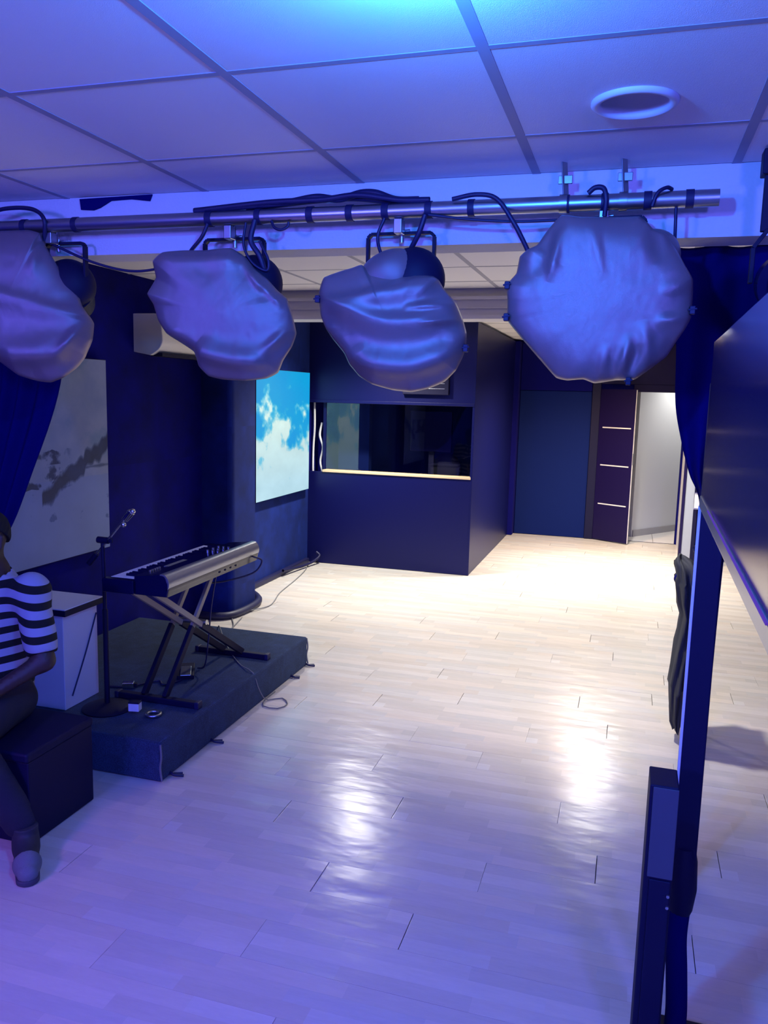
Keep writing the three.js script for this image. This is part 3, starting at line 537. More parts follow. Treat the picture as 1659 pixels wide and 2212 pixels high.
parLamp('blue stage lamp behind the viewer on the right', [1.2, 2.15, 1.3], [-0.6, 2.5, -3], BLUE, LAMPS.blueBack * 4, 1.25);
parLamp('pink stage lamp behind the viewer at the far left', [-2.7, 2.1, 0.2], [-1.9, 0, -1.1], PINK, LAMPS.pinkBack * 6, 0.6);
// downlights of the rear room
function rearLight(x, z, colour, cd, label, r, y = HC, angle = 1.28, back = 0) {
  const o = thing('ceiling_lamp', label, 'lamp', [x, y - 0.009, z]);
  obj('base', cyl([0, -0.02, 0], [0, 0.0, 0], r, r, 40), M.whitePaint, o);
  obj('dome', new THREE.SphereGeometry(r * 0.95, 32, 16, 0, Math.PI * 2, Math.PI / 2, Math.PI / 2).scale(1, 0.55, 1).translate(0, -0.02, 0), new THREE.MeshStandardMaterial({ color: 0x000000, emissive: colour, emissiveIntensity: 9 }), o);
  const l = angle ? new THREE.SpotLight(colour, cd, 0, angle, 0.85, 2) : new THREE.PointLight(colour, cd, 0, 2);
  l.position.set(x, y - 0.10, z); if (angle) { l.target.position.set(x, 0, z - back); scene.add(l.target); }
  l.shadow.radius = r * 0.6 / 0.02; l.castShadow = true; scene.add(l);
}
rearLight(-0.19, -8.4, WHITE, LAMPS.whiteBack, 'lit white dome lamp on the far ceiling in line with the doorway', 0.11);
rearLight(-0.35, -4.3, WHITE, LAMPS.whiteMid, 'lit white dome lamp on the ceiling between the two beams', 0.09, HC, 0.9, 0.9);
rearLight(-2.30, -6.95, WHITE, LAMPS.whiteLeft, 'lit white dome lamp on the ceiling in front of the control booth', 0.11);
rearLight(-0.45, -9.3, WARM, LAMPS.warmBack, 'small warm dome lamp on the ceiling near the felt panel', 0.07);
rearLight(0.9, -11.3, WHITE, LAMPS.hall, 'lit dome lamp in the hallway beyond the doorway', 0.09, 2.5);

// ------------------------------------------------------------------ platform
const PT = 0.19;
{
  const p = thing('stage_platform', 'low stage platform covered in dark blue-grey carpet', 'platform', [-2.54, 0, -3.86]);
  const g = new RoundedBoxGeometry(1.25, PT, 1.72, 3, 0.014); const q = g.attributes.position, n = g.attributes.normal, u = g.attributes.uv;
  for (let i = 0; i < q.count; i++) { const ax = Math.abs(n.getX(i)), ay = Math.abs(n.getY(i)); if (ay > 0.6) u.setXY(i, q.getX(i), q.getZ(i)); else if (ax > 0.6) u.setXY(i, q.getZ(i), q.getY(i)); else u.setXY(i, q.getX(i), q.getY(i)); }
  obj('carpet_cover', g.translate(0, PT / 2 + 0.001, 0), M.carpet, p);
  for (const [z, s] of [[0.862, 1], [-0.862, -1]]) obj('frayed_seam', tube([[0.622, PT - 0.01, z - 0.006 * s], [0.628, 0.12, z - 0.002 * s], [0.621, 0.07, z - 0.004 * s], [0.63, 0.01, z - 0.002 * s]], 0.005, 24, 6), M.cableGrey, p);
  for (const z of [0.78, 0.4, -0.6, -0.84]) obj('carpet_tatter', [tube([[0.615, 0.02, z], [0.65, 0.012, z + 0.01], [0.675 + 0.02 * rnd(), 0.006, z - 0.01]], 0.007, 12, 6), tube([[0.62, 0.014, z + 0.02], [0.64, 0.008, z - 0.01], [0.67, 0.006, z - 0.03]], 0.005, 12, 6)], M.cable, p);
}

// ------------------------------------------------------------------ keyboard on its stand
{
  const KX = -2.0, KZ = -3.68, KL = 0.95, KY = 0.80;     // rear face x, middle z, length, underside
  const k = thing('electronic_keyboard', 'silver and black electronic keyboard on the folding stand', 'keyboard', [KX, KY, KZ]);
  // cross-section in x (rear = 0, player side negative) and y
  const s = new THREE.Shape(); s.moveTo(-0.005, 0.0); s.lineTo(0, 0.02); s.quadraticCurveTo(0.012, 0.055, -0.012, 0.09); s.quadraticCurveTo(-0.02, 0.10, -0.04, 0.098); s.lineTo(-0.17, 0.082); s.lineTo(-0.172, 0.045); s.lineTo(-0.325, 0.04); s.lineTo(-0.33, 0.01); s.lineTo(-0.30, 0.0);
  obj('body', new THREE.ExtrudeGeometry(s, { depth: KL - 0.02, bevelEnabled: true, bevelSize: 0.004, bevelThickness: 0.01, bevelSegments: 3, curveSegments: 12 }).translate(0, 0, -KL / 2 + 0.01), M.blackGloss, k);
  const r = new THREE.Shape(); r.moveTo(-0.002, 0.03); r.quadraticCurveTo(0.02, 0.06, -0.006, 0.095); r.quadraticCurveTo(-0.016, 0.106, -0.04, 0.104); r.lineTo(-0.04, 0.098); r.quadraticCurveTo(-0.02, 0.10, -0.012, 0.09); r.quadraticCurveTo(0.010, 0.06, -0.008, 0.03);
  obj('rear_shell', new THREE.ExtrudeGeometry(r, { depth: KL, bevelEnabled: false, curveSegments: 14 }).translate(0.004, 0, -KL / 2), M.kbSilver, k, 'silver rounded rear shell');
  for (const e of [-1, 1]) obj('end_cheek', rbox(-0.335, -0.165, 0.0, 0.066, e * KL / 2 - 0.022, e * KL / 2 + 0.022, 0.006), M.blackGloss, k);
  const n = 36, w = (KL - 0.07) / n;
  for (let i = 0; i < n; i++) obj('white_key', rbox(-0.325, -0.176, 0.046, 0.062, -KL / 2 + 0.035 + i * w + 0.0006, -KL / 2 + 0.035 + (i + 1) * w - 0.0006, 0.002, 1), M.key, k);
  for (let i = 1; i < n; i++) if (![0, 3].includes(i % 7)) obj('black_key', rbox(-0.27, -0.176, 0.060, 0.073, -KL / 2 + 0.035 + i * w - 0.006, -KL / 2 + 0.035 + i * w + 0.006, 0.002, 1), M.blackGloss, k);
  obj('display', rbox(-0.15, -0.09, 0.086, 0.092, 0.08, 0.26, 0.002).rotateZ(0), M.kbSilver, k);
  for (let i = 0; i < 9; i++) obj('control_knob', cyl([-0.12 + (i % 3) * 0.03, 0.085, -0.12 - Math.floor(i / 3) * 0.06], [-0.12 + (i % 3) * 0.03, 0.108, -0.12 - Math.floor(i / 3) * 0.06], 0.008, 0.007, 12), M.steel, k);
  for (let i = 0; i < 5; i++) obj('slider', rbox(-0.15, -0.14, 0.084, 0.098, 0.30 + i * 0.02, 0.31 + i * 0.02, 0.002, 1), M.steel, k);
  for (let i = 0; i < 4; i++) obj('socket', cyl([-0.001, 0.02, -0.2 + i * 0.06], [0.006, 0.022, -0.2 + i * 0.06], 0.008, 0.008, 14), M.black, k);

  const t = thing('keyboard_stand', 'double braced X-shaped keyboard stand on the platform', 'stand', [-2.18, PT, -3.81]);
  const zf = 0.40, zb = -0.40, top = KY - PT - 0.012;
  for (const z of [zf, zb]) { const f = obj('foot', rbox(-0.235, 0.22, 0.002, 0.034, z - 0.02, z + 0.02, 0.006), M.black, t); for (const x of [-0.235, 0.22]) obj('rubber_cap', rbox(x - 0.012, x + 0.012, 0.001, 0.038, z - 0.023, z + 0.023, 0.006), M.tape, f); }
  for (const x of [-0.075, 0.045]) {
    const mixp = (p, q, k) => p.map((v, i) => v + (q[i] - v) * k);
    for (const [p, q] of [[[x - 0.012, 0.03, zf], [x - 0.012, top, zb + 0.28]], [[x + 0.012, 0.03, zb], [x + 0.012, top, zf + 0.12]]]) {
      obj('brace_bar', bar(p, mixp(p, q, 0.52), 0.022, 0.038), M.black, t);
      obj('brace_tube', bar(mixp(p, q, 0.5), q, 0.018, 0.030), M.standGold, t, 'brass-toned upper brace tube');
    }
  }
  obj('pivot_bolt', cyl([-0.12, 0.335, 0.06], [0.08, 0.335, 0.06], 0.014, 0.014, 14), M.steel, t);
  for (const z of [zf + 0.12, zb + 0.28]) obj('support_arm', rbox(-0.14, 0.15, top - 0.004, top + 0.011, z - 0.015, z + 0.015, 0.004), M.black, t);
}
// pedal, adapter, tape and wires on the platform
{
  const p = thing('sustain_pedal', 'black sustain pedal lying under the keyboard stand', 'pedal', [-2.28, PT, -3.84], 0.5);
  obj('base', rbox(-0.045, 0.045, 0.002, 0.024, -0.11, 0.11, 0.005), M.black, p); obj('lever', rbox(-0.03, 0.03, 0.026, 0.036, -0.02, 0.13, 0.005), M.steel, p);
  const a = thing('power_adapter', 'small silver plug adapter on the platform carpet', 'adapter', [-2.44, PT, -3.53], 0.4);
  obj('body', rbox(-0.03, 0.03, 0.002, 0.035, -0.02, 0.02, 0.006), M.chrome, a); obj('plug', rbox(0.03, 0.045, 0.008, 0.028, -0.013, 0.013, 0.003), M.black, a);
  const b = thing('card_box', 'small white card box beside the microphone stand base', 'box', [-2.205, PT, -3.24], 0.2);
  obj('sleeve', rbox(-0.026, 0.026, 0.022, 0.062, -0.02, 0.02, 0.002), M.whitePaint, b); obj('lid', rbox(-0.027, 0.027, 0.060, 0.068, -0.021, 0.021, 0.002), M.black, b);
  tag(obj('adhesive_roll', new THREE.TorusGeometry(0.032, 0.009, 10, 28).rotateX(Math.PI / 2).translate(-2.11, PT + 0.012, -3.25), M.steel), 'shiny small roll lying beside the card box', 'roll');
}
const pc = (l, pts, r, m = M.cable) => tag(obj('cable', tube(pts, r, 60, 6), m), l, 'cable', 'cables around the platform');
pc('black cable snaking across the platform carpet from the adapter to the pedal', [[-2.42, PT + 0.01, -3.54], [-2.34, PT + 0.008, -3.66], [-2.29, PT + 0.008, -3.62], [-2.24, PT + 0.008, -3.72], [-2.26, PT + 0.012, -3.76]], 0.006);
pc('black cable running from the microphone stand across the carpet', [[-2.56, PT + 0.007, -3.5], [-2.46, PT + 0.007, -3.52], [-2.45, PT + 0.007, -3.535]], 0.006);
pc('thin dark cable dropping from the keyboard down to the pedal', [[-2.06, 0.83, -3.8], [-2.10, 0.6, -3.80], [-2.13, 0.4, -3.82], [-2.17, PT + 0.05, -3.84], [-2.22, PT + 0.03, -3.86]], 0.004);
pc('looped cable hanging from the far end of the keyboard', [[-1.99, 0.83, -4.08], [-1.96, 0.80, -4.13], [-1.99, 0.74, -4.12], [-2.1, 0.70, -4.0], [-2.16, 0.70, -3.9]], 0.005);
pc('thin wire running over the platform edge to a loop on the floor', [[-2.80, 0.01, -5.55], [-2.72, 0.008, -5.2], [-2.62, 0.01, -4.85], [-2.55, PT + 0.005, -4.71], [-2.3, PT + 0.006, -4.35], [-2.05, PT + 0.006, -4.05], [-1.93, PT + 0.004, -3.96], [-1.905, 0.1, -3.98], [-1.89, 0.012, -4.05], [-1.83, 0.006, -4.12], [-1.76, 0.006, -4.05], [-1.78, 0.006, -3.97], [-1.87, 0.006, -3.97], [-1.90, 0.01, -4.05], [-1.905, 0.006, -4.2]], 0.0035, M.cableGrey);
pc('thin wire lying on the floor from the pillar foot toward the booth', [[-2.83, 0.02, -5.7], [-2.76, 0.006, -5.95], [-2.86, 0.006, -6.4], [-2.93, 0.006, -6.9], [-3.0, 0.006, -7.3], [-3.08, 0.01, -7.6]], 0.0045, M.cableGrey);
pc('dark cable tucked along the booth corner', [[-3.1, 0.06, -7.0], [-3.06, 0.03, -7.4], [-3.02, 0.05, -7.62], [-3.0, 0.09, -7.70], [-3.04, 0.12, -7.71]], 0.014);
pc('grey cables lying on the floor behind the platform', [[-2.86, 0.006, -5.50], [-2.75, 0.006, -5.3], [-2.7, 0.006, -5.0], [-2.8, 0.006, -4.8]], 0.005, M.cableGrey);

// ------------------------------------------------------------------ microphone stand
{
  const o = thing('microphone_stand', 'black boom microphone stand on a round base', 'microphone stand', [-2.375, PT, -3.26]);
  obj('base', new THREE.LatheGeometry([[0.001, 0.03], [0.03, 0.03], [0.09, 0.018], [0.12, 0.008], [0.12, 0.001], [0.001, 0.001]].map(p => new THREE.Vector2(...p)), 48), M.black, o);
  obj('pole', [cyl([0, 0.02, 0], [0, 0.5, 0], 0.013), cyl([0, 0.48, 0], [-0.005, 0.84, 0], 0.009)], M.black, o);
  obj('clutch', [cyl([-0.03, 0.84, 0], [0.03, 0.84, 0], 0.016, 0.016, 14), rbox(0.03, 0.05, 0.83, 0.85, -0.006, 0.006, 0.003)], M.black, o);
  const d = [0.234, 0.266]; const P = t => [-0.085 + d[0] * t, 0.718 + d[1] * t, 0];
  obj('boom', cyl(P(0.05), P(0.92), 0.0065), M.chrome, o);
  obj('counterweight', cyl(P(0), P(0.2), 0.013, 0.013, 16), M.black, o);
  obj('clip', [cyl(P(0.86), P(0.98), 0.012, 0.012, 12), sph(...P(1.0), 0.014), cyl([0.125, 0.945, 0], [0.16, 0.985, 0.0], 0.012, 0.016, 16), sph(0.12, 0.925, 0.01, 0.013), sph(0.165, 0.99, 0, 0.013)], M.chrome, o);
}
// ------------------------------------------------------------------ white podium on the platform
{
  const o = thing('podium', 'white boxy podium with a black-edged top on the platform', 'podium', [-2.74, PT, -3.32]);
  obj('body', rbox(-0.20, 0.20, 0.002, 0.475, -0.10, 0.16, 0.004), M.whitePaint, o);
  obj('top', rbox(-0.23, 0.225, 0.475, 0.505, -0.125, 0.175, 0.003), M.black, o, 'black-edged top board');
  obj('top_sheet', rbox(-0.228, 0.222, 0.504, 0.510, -0.122, 0.172, 0.002), M.whitePaint, o);
  obj('taped_wire', tube([[0.203, 0.43, -0.09], [0.203, 0.25, 0.0], [0.203, 0.06, 0.11]], 0.004, 20, 6), M.cable, o);
}
// ------------------------------------------------------------------ bench and seated person
{
  const b = thing('bench', 'black box bench under the seated person', 'bench', [-2.46, 0, -2.58]);
  obj('seat', rbox(-0.42, 0.365, 0.335, 0.375, -0.20, 0.20, 0.012), M.black, b);
  obj('body', rbox(-0.415, 0.36, 0.003, 0.336, -0.195, 0.19, 0.006), M.black, b);
}
function sdfGeo(sdf, c, size, res, uvf) {
  const mc = new MarchingCubes(res, M.skin, false, false, 160000); mc.isolation = 0;
  const half = res / 2;
  for (let k = 0; k < res; k++) for (let j = 0; j < res; j++) for (let i = 0; i < res; i++)
    mc.field[i + j * res + k * res * res] = -sdf(c[0] + (i - half) / half * size / 2, c[1] + (j - half) / half * size / 2, c[2] + (k - half) / half * size / 2);
  mc.update();
  const n = mc.count ?? mc.geometry.drawRange.count; const p = new Float32Array(n * 3);
  for (let i = 0; i < n; i++) for (let a = 0; a < 3; a++) p[i * 3 + a] = c[a] + mc.positionArray[i * 3 + a] * size / 2;
  let g = new THREE.BufferGeometry(); g.setAttribute('position', new THREE.BufferAttribute(p, 3));
  g = mergeVertices(g, 1e-4); 
  let vol = 0; const q = g.attributes.position, ix = g.index;
  for (let t = 0; t < ix.count; t += 3) { const A = V().fromBufferAttribute(q, ix.getX(t)), B = V().fromBufferAttribute(q, ix.getX(t + 1)), C = V().fromBufferAttribute(q, ix.getX(t + 2)); vol += A.dot(B.cross(C)); }
  if (vol < 0) for (let t = 0; t < ix.count; t += 3) { const a = ix.getX(t); ix.setX(t, ix.getX(t + 1)); ix.setX(t + 1, a); }
  g.computeVertexNormals();
  const uv = new Float32Array(q.count * 2); for (let i = 0; i < q.count; i++) { const w = uvf ? uvf(q.getX(i), q.getY(i), q.getZ(i)) : [q.getX(i), q.getY(i)]; uv[i * 2] = w[0]; uv[i * 2 + 1] = w[1]; }
  g.setAttribute('uv', new THREE.BufferAttribute(uv, 2));
  return g;
}
function capsule(px, py, pz, a, b, ra, rb) {
  const dx = b[0] - a[0], dy = b[1] - a[1], dz = b[2] - a[2], L2 = dx * dx + dy * dy + dz * dz || 1e-9;
  const t = Math.max(0, Math.min(1, ((px - a[0]) * dx + (py - a[1]) * dy + (pz - a[2]) * dz) / L2));
  return Math.hypot(px - a[0] - dx * t, py - a[1] - dy * t, pz - a[2] - dz * t) - (ra + (rb - ra) * t);
}
const smin = (a, b, k) => { const h = Math.max(0, Math.min(1, 0.5 + 0.5 * (b - a) / k)); return b * (1 - h) + a * h - k * h * (1 - h); };
const field = (bones, k) => (x, y, z) => { let d = 9; for (const [a, b, ra, rb] of bones) d = smin(d, capsule(x, y, z, a, b, ra, rb), k); return d; };
{
  const o = thing('person', 'seated person in a black and white striped T-shirt and dark trousers', 'person', [0, 0, 0]);
  const J = { pel: [-2.50, 0.47, -2.68], waist: [-2.49, 0.62, -2.70], chest: [-2.475, 0.82, -2.69], neck: [-2.475, 0.985, -2.67], head: [-2.48, 1.12, -2.635],
    shL: [-2.285, 0.925, -2.66], elL: [-2.185, 0.665, -2.60], wrL: [-2.325, 0.545, -2.40], shR: [-2.655, 0.925, -2.68], elR: [-2.73, 0.665, -2.60], wrR: [-2.56, 0.55, -2.40],
    hipL: [-2.40, 0.455, -2.66], knL: [-2.27, 0.455, -2.27], anL: [-2.10, 0.10, -2.335], hipR: [-2.60, 0.455, -2.66], knR: [-2.68, 0.46, -2.25], anR: [-2.70, 0.10, -2.30] };
  const hand = (w, s) => { // palm and five curled fingers lying on the thigh
    const d = [s * -0.35, -0.28, 0.9], B = [];
    const palm = [w[0] + d[0] * 0.07, w[1] + d[1] * 0.07 - 0.005, w[2] + d[2] * 0.07]; B.push([w, palm, 0.026, 0.03]);
    for (let f = 0; f < 4; f++) { const off = (f - 1.5) * 0.021, L = [0.034, 0.04, 0.037, 0.03][f];
      const k0 = [palm[0] + off * s, palm[1] + 0.004, palm[2] + 0.012], k1 = [k0[0] - s * 0.3 * L, k0[1] - 0.2 * L, k0[2] + L], k2 = [k1[0] - s * 0.1 * L, k1[1] - 0.75 * L, k1[2] + 0.6 * L];
      B.push([k0, k1, 0.0095, 0.009], [k1, k2, 0.009, 0.0078]); }
    const t0 = [palm[0] - s * 0.03, palm[1], palm[2] - 0.03], t1 = [t0[0] - s * 0.03, t0[1] - 0.005, t0[2] + 0.03]; B.push([t0, t1, 0.012, 0.010], [t1, [t1[0] - s * 0.004, t1[1] - 0.014, t1[2] + 0.026], 0.010, 0.008]);
    return B;
  };
  const bodyB = [[J.pel, J.waist, 0.125, 0.115], [J.waist, J.chest, 0.115, 0.125], [J.chest, J.neck, 0.11, 0.06], [J.shL, J.chest, 0.05, 0.09], [J.shR, J.chest, 0.05, 0.09], [J.neck, [J.head[0], J.head[1] - 0.06, J.head[2] - 0.02], 0.052, 0.05],
    [J.shL, J.elL, 0.046, 0.038], [J.elL, J.wrL, 0.038, 0.026], [J.shR, J.elR, 0.046, 0.038], [J.elR, J.wrR, 0.038, 0.026],
    [J.hipL, J.knL, 0.078, 0.054], [J.knL, J.anL, 0.052, 0.036], [J.hipR, J.knR, 0.078, 0.054], [J.knR, J.anR, 0.052, 0.036]];
  const seatCut = (d, y, z) => Math.max(d, 0.377 - y - Math.max(0, z + 2.375) * 20);
  const bf0 = field(bodyB, 0.03), bf = (x, y, z) => seatCut(bf0(x, y, z), y, z);
  const g1 = sdfGeo(bf, [-2.46, 0.62, -2.48], 1.26, 96);
  const headF = (x, y, z) => {
    const hx = x - J.head[0], hy = y - J.head[1], hz = z - J.head[2];
    let d = Math.hypot(hx / 0.074, (hy - 0.03) / 0.095, hz / 0.092); d = (d - 1) * 0.075;
    d = smin(d, (Math.hypot(hx / 0.055, (hy + 0.05) / 0.06, (hz - 0.025) / 0.06) - 1) * 0.055, 0.03);
    d = smin(d, capsule(hx, hy, hz, [0, 0.015, 0.088], [0, -0.022, 0.104], 0.009, 0.014), 0.012);
    d = smin(d, capsule(hx, hy, hz, [-0.02, -0.055, 0.082], [0.02, -0.055, 0.082], 0.010, 0.010), 0.010);
    for (const s of [-1, 1]) { d = smin(d, capsule(hx, hy, hz, [s * 0.074, 0.02, -0.005], [s * 0.074, -0.02, 0.002], 0.012, 0.009), 0.008); d = Math.max(d, -(Math.hypot(hx - s * 0.031, hy - 0.018, hz - 0.092) - 0.013)); d = smin(d, Math.hypot(hx - s * 0.031, hy - 0.018, hz - 0.078) - 0.012, 0.003); }
    return smin(d, capsule(x, y, z, J.neck, [J.head[0], J.head[1] - 0.05, J.head[2] - 0.02], 0.052, 0.05), 0.02);
  };
  const g2 = sdfGeo(headF, [J.head[0], J.head[1] - 0.02, J.head[2]], 0.36, 100);
  const g3 = sdfGeo(field(hand(J.wrL, 1), 0.008), [J.wrL[0] - 0.02, J.wrL[1] - 0.03, J.wrL[2] + 0.07], 0.26, 84);
  const g4 = sdfGeo(field(hand(J.wrR, -1), 0.008), [J.wrR[0] + 0.02, J.wrR[1] - 0.03, J.wrR[2] + 0.07], 0.26, 84);
  obj('body', [g1, g2, g3, g4], M.skin, o);
  const stripe = tex(4, 256, (x, y) => { const b = ((y * 5) % 1) < 0.47; return b ? [8, 8, 14] : [165, 165, 180]; });
  const shirtB = [[[-2.5, 0.44, -2.68], J.waist, 0.145, 0.138], [J.waist, J.chest, 0.138, 0.142], [J.chest, [J.neck[0], J.neck[1] - 0.045, J.neck[2]], 0.125, 0.085], [J.shL, J.chest, 0.07, 0.11], [J.shR, J.chest, 0.07, 0.11],
    [J.shL, [-2.205, 0.715, -2.61], 0.070, 0.068], [J.shR, [-2.715, 0.715, -2.61], 0.070, 0.068]];
  const sf = field(shirtB, 0.035);
  const neckCut = (x, y, z) => capsule(x, y, z, [J.neck[0], J.neck[1] - 0.01, J.neck[2] + 0.01], [J.neck[0], J.neck[1] + 0.2, J.neck[2] + 0.03], 0.068, 0.09);
  const shirtF = (x, y, z) => { let d = sf(x, y, z) + 0.010 * (fbm(x * 9 + z * 7, y * 7, 3, 5) - 0.5) * 1.6; d = Math.max(d, -neckCut(x, y, z)); d = Math.max(d, 0.405 - y);
    // cuffs
    for (const [s, e] of [[J.shL, [-2.197, 0.69, -2.605]], [J.shR, [-2.722, 0.69, -2.605]]]) { const n = V(e[0] - s[0], e[1] - s[1], e[2] - s[2]).normalize(); const t = (x - e[0]) * n.x + (y - e[1]) * n.y + (z - e[2]) * n.z; if (Math.abs(x - e[0]) < 0.1 && Math.abs(y - e[1]) < 0.14) { const arm = Math.abs(x - J.pel[0]) > 0.2; if (arm) d = Math.max(d, t); } }
    return d; };
  const stripeMat = mat(0xffffff, 0.85, { map: stripe, bumpMap: fine, bumpScale: 0.0008 });
  obj('shirt', sdfGeo(shirtF, [-2.46, 0.72, -2.66], 0.8, 104, (x, y, z) => [x, (y + 0.02 * (x + 2.3) + 0.008 * Math.sin(x * 25)) * 3.2]), stripeMat, o, 'black and white striped T-shirt');
  const trF = field([[[-2.5, 0.46, -2.68], [-2.5, 0.5, -2.68], 0.14, 0.14], [J.hipL, J.knL, 0.098, 0.075], [J.knL, [-2.105, 0.13, -2.345], 0.075, 0.06], [J.hipR, J.knR, 0.098, 0.075], [J.knR, [-2.70, 0.13, -2.31], 0.075, 0.062]], 0.03);
  obj('trousers', sdfGeo((x, y, z) => Math.max(seatCut(trF(x, y, z), y, z) + 0.012 * (fbm(x * 8, y * 9 + z * 6, 3, 25) - 0.5), 0.075 - y, y - 0.56), [-2.46, 0.34, -2.45], 0.9, 96), M.jeans, o);
  const shoe = (a, s) => {
    const dir = [0.72 * s + 0.05, 0.69], n = Math.hypot(...dir), dx = dir[0] / n, dz = dir[1] / n;
    const P = (f, y) => [a[0] + dx * f, y, a[2] + dz * f];
    const up = field([[P(-0.03, 0.06), P(0.03, 0.055), 0.042, 0.044], [P(0.03, 0.055), P(0.13, 0.042), 0.044, 0.042], [P(0.13, 0.042), P(0.18, 0.036), 0.042, 0.033], [P(-0.01, 0.06), [a[0], 0.12, a[2]], 0.044, 0.045]], 0.02);
    const G = sdfGeo((x, y, z) => Math.max(up(x, y, z), 0.014 - y, y - 0.125), [P(0.07, 0)[0], 0.06, P(0.07, 0)[2]], 0.34, 72);
    const sh = obj('shoe', G, M.shoe, o);
    const so = field([[P(-0.035, 0.012), P(0.05, 0.012), 0.042, 0.042], [P(0.05, 0.012), P(0.175, 0.012), 0.044, 0.040]], 0.01);
    obj('sole', sdfGeo((x, y, z) => Math.max(so(x, y, z), 0.002 - y, y - 0.022), [P(0.07, 0)[0], 0.02, P(0.07, 0)[2]], 0.34, 84), M.sole, sh);
    obj('toe_patch', sdfGeo((x, y, z) => Math.max(up(x, y, z) - 0.003, 0.022 - y, -((x - P(0.125, 0)[0]) * dx + (z - P(0.125, 0)[2]) * dz)), [P(0.15, 0)[0], 0.05, P(0.15, 0)[2]], 0.2, 56), M.shoeGrey, sh, 'paler mesh toe');
  };
  shoe([-2.07, 0.1, -2.33], 0.8); shoe([-2.70, 0.1, -2.30], -0.2);
  obj('hair', sdfGeo((x, y, z) => { const hx = x - J.head[0], hy = y - J.head[1] - 0.03, hz = z - J.head[2] + 0.01; const d = (Math.hypot(hx / 0.082, hy / 0.103, hz / 0.1) - 1) * 0.08 + 0.004 * (fbm(x * 60, y * 60 + z * 60, 2, 3) - 0.5); return Math.max(d, 0.0 - (hy - 0.012 + Math.min(0, -hz) * 0 - (hz > 0 ? hz * 0.55 : hz * 0.75))); }, [J.head[0], J.head[1] + 0.04, J.head[2]], 0.34, 76), M.hair, o);
}

// ------------------------------------------------------------------ screen on its floor stand, right
{
  const z0 = -2.18, z1 = -0.895, y0 = 1.488, y1 = 1.90;
  const t = thing('display_screen', 'large dark glossy display screen seen edge-on at the right', 'screen', [0.168, y0, (z0 + z1) / 2], -0.019);
  const L = z1 - z0, H = y1 - y0;
  obj('panel', rbox(0, 0.03, 0.028, H, -L / 2, L / 2, 0.004), M.blackGloss, t);
  obj('rear_cover', rbox(0.03, 0.075, 0.06, H - 0.05, -L / 2 + 0.1, L / 2 - 0.1, 0.012), M.black, t);
  obj('bottom_frame', rbox(-0.004, 0.032, 0, 0.03, -L / 2, L / 2, 0.003), M.steel, t, 'grey metal bottom frame');
  obj('led_strip', box(-0.006, -0.003, 0.028, 0.0305, -L / 2 + 0.3, L / 2 - 0.03), new THREE.MeshStandardMaterial({ color: 0x000000, emissive: rgb(0.12, 0.04, 0.55), emissiveIntensity: 0.7 }), t, 'thin violet indicator strip');
  obj('near_bezel', rbox(-0.003, 0.032, 0.03, H, L / 2 - 0.012, L / 2 + 0.001, 0.003), M.steel, t);
  const p = thing('screen_stand', 'tall black post with a pale edge carrying the display screen', 'stand', [0.212, 0, -2.205]);
  obj('post', rbox(-0.03, 0.03, 0.5, 1.80, -0.02, 0.02, 0.004), M.black, p);
  obj('edge_trim', rbox(-0.036, -0.029, 0.38, 1.49, 0.006, 0.021, 0.002), M.trimWhite, p);
  obj('mount_arm', rbox(0.05, 0.075, 1.60, 1.68, -0.02, 0.24, 0.006), M.black, p); obj('mount_plate', rbox(0.028, 0.052, 1.55, 1.73, -0.02, 0.02, 0.004), M.black, p);
  obj('sleeve', new THREE.LatheGeometry([[0.026, 0.36], [0.033, 0.38], [0.040, 0.44], [0.036, 0.52], [0.028, 0.56]].map(q => new THREE.Vector2(...q)), 24), M.black, p);
  obj('lower_wrap', [tube([[0, 0.40, 0], [-0.004, 0.3, 0.004], [0.004, 0.2, 0.006], [0.012, 0.08, 0.01], [0.012, 0.02, 0.01]], 0.029, 30, 14)], M.velvet, p);
  obj('foot_plate', rbox(-0.09, 0.2, 0.002, 0.018, -0.04, 0.5, 0.006), M.black, p);
  const c = thing('tower_case', 'narrow upright case with a grey upper face beside the screen post', 'case', [0.135, 0.02, -2.04]);
  obj('shell', rbox(-0.034, 0.034, 0, 0.80, -0.06, 0.05, 0.004), M.black, c);
  obj('upper_face', rbox(-0.026, 0.034, 0.56, 0.796, 0.048, 0.054, 0.002), M.greyFace, c, 'grey upper front face');
  obj('lower_face', rbox(-0.02, 0.03, 0.02, 0.555, 0.048, 0.056, 0.002), M.black, c);
  for (const y of [0.52, 0.49]) obj('button', cyl([0.026, y, 0.055], [0.026, y, 0.062], 0.004, 0.004, 12), M.steel, c);
}
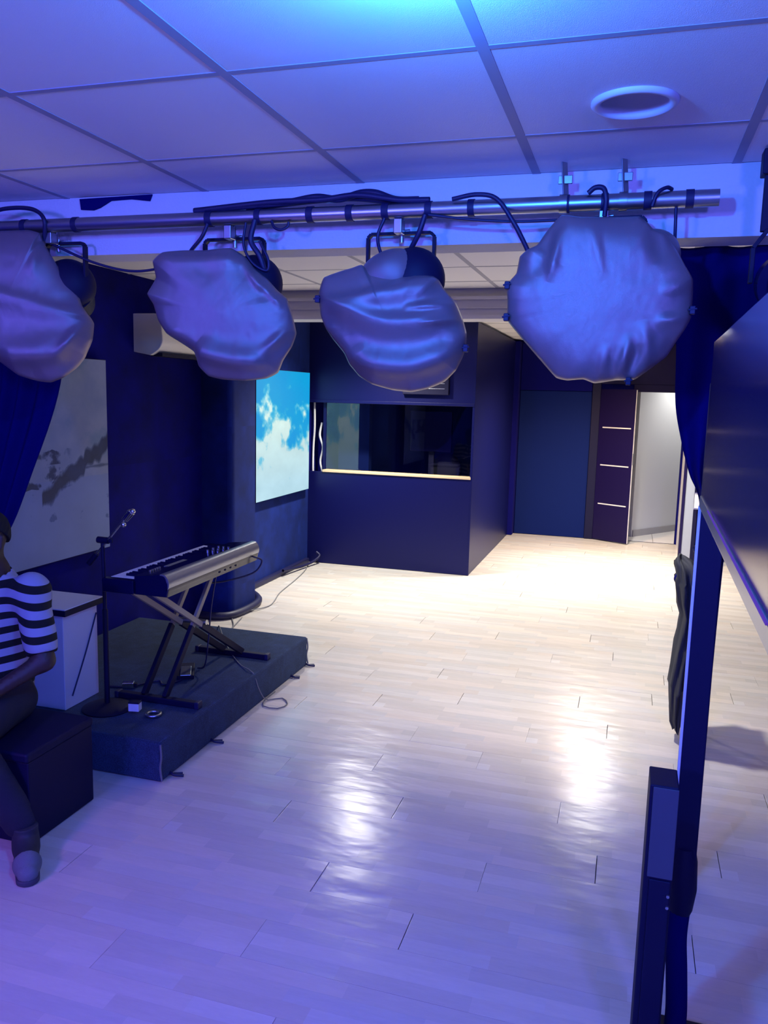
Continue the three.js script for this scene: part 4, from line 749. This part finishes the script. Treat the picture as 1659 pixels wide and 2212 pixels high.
// ------------------------------------------------------------------ chair with a black coat behind the post
{
  const o = thing('folding_chair', 'folded black chair standing on the floor behind the screen post', 'chair', [0.36, 0, -4.33]);
  for (const s of [-1, 1]) { obj('leg', cyl([0.02, 0.012, s * 0.18], [0.01, 0.86, s * 0.16], 0.011), M.black, o); obj('leg', cyl([0.05, 0.012, s * 0.16], [0.03, 0.5, s * 0.15], 0.010), M.black, o); }
  obj('backrest', rbox(-0.0, 0.025, 0.66, 0.86, -0.17, 0.17, 0.01), M.black, o); obj('seat', rbox(0.0, 0.035, 0.30, 0.66, -0.15, 0.15, 0.012), M.black, o);
  const secs = [[0.06, 0.325, 0.018, 0.07], [0.12, 0.318, 0.03, 0.10], [0.2, 0.315, 0.036, 0.13], [0.29, 0.308, 0.032, 0.15], [0.31, 0.315, 0.044, 0.16], [0.42, 0.32, 0.044, 0.17], [0.52, 0.328, 0.044, 0.17], [0.62, 0.335, 0.04, 0.17], [0.68, 0.338, 0.036, 0.17], [0.75, 0.325, 0.045, 0.17], [0.83, 0.318, 0.052, 0.17], [0.855, 0.312, 0.050, 0.16], [0.87, 0.315, 0.045, 0.16], [0.93, 0.305, 0.05, 0.14], [0.955, 0.295, 0.04, 0.1], [0.968, 0.285, 0.02, 0.05], [0.972, 0.283, 0.004, 0.01]];
  const c = thing('coat', 'black coat draped over the folded chair', 'coat', [0, 0, -4.33]);
  const N = 48, pos = [], uv = [], idx = [];
  secs.forEach(([y, cx, rx, rz], j) => { for (let i = 0; i < N; i++) { const a = i / N * Math.PI * 2, f = 1 + 0.10 * Math.sin(a * 7 + y * 9) + 0.06 * Math.sin(a * 13 - y * 17); pos.push(cx + Math.cos(a) * rx * f, y + 0.012 * Math.sin(a * 3 + y * 20), Math.sin(a) * rz * f); uv.push(i / N, y); } });
  for (let j = 0; j + 1 < secs.length; j++) for (let i = 0; i < N; i++) { const a = j * N + i, b = j * N + (i + 1) % N; idx.push(a, a + N, b, b, a + N, b + N); }
  const g = new THREE.BufferGeometry(); g.setAttribute('position', new THREE.Float32BufferAttribute(pos, 3)); g.setAttribute('uv', new THREE.Float32BufferAttribute(uv, 2)); g.setIndex(idx); g.computeVertexNormals();
  obj('cloth', g, new THREE.MeshStandardMaterial({ color: rgb(0.02, 0.022, 0.03), roughness: 0.8, side: THREE.DoubleSide }), c);
  obj('collar', new THREE.TorusGeometry(0.03, 0.014, 8, 20).scale(1, 0.8, 2.2).rotateX(0).rotateZ(0.3).translate(0.30, 0.86, 0), M.velvet, c);
}

// ------------------------------------------------------------------ hand over
scene.traverse(o => { if (o.isMesh) { o.castShadow = true; o.receiveShadow = true; } });
renderer.render(scene, camera);
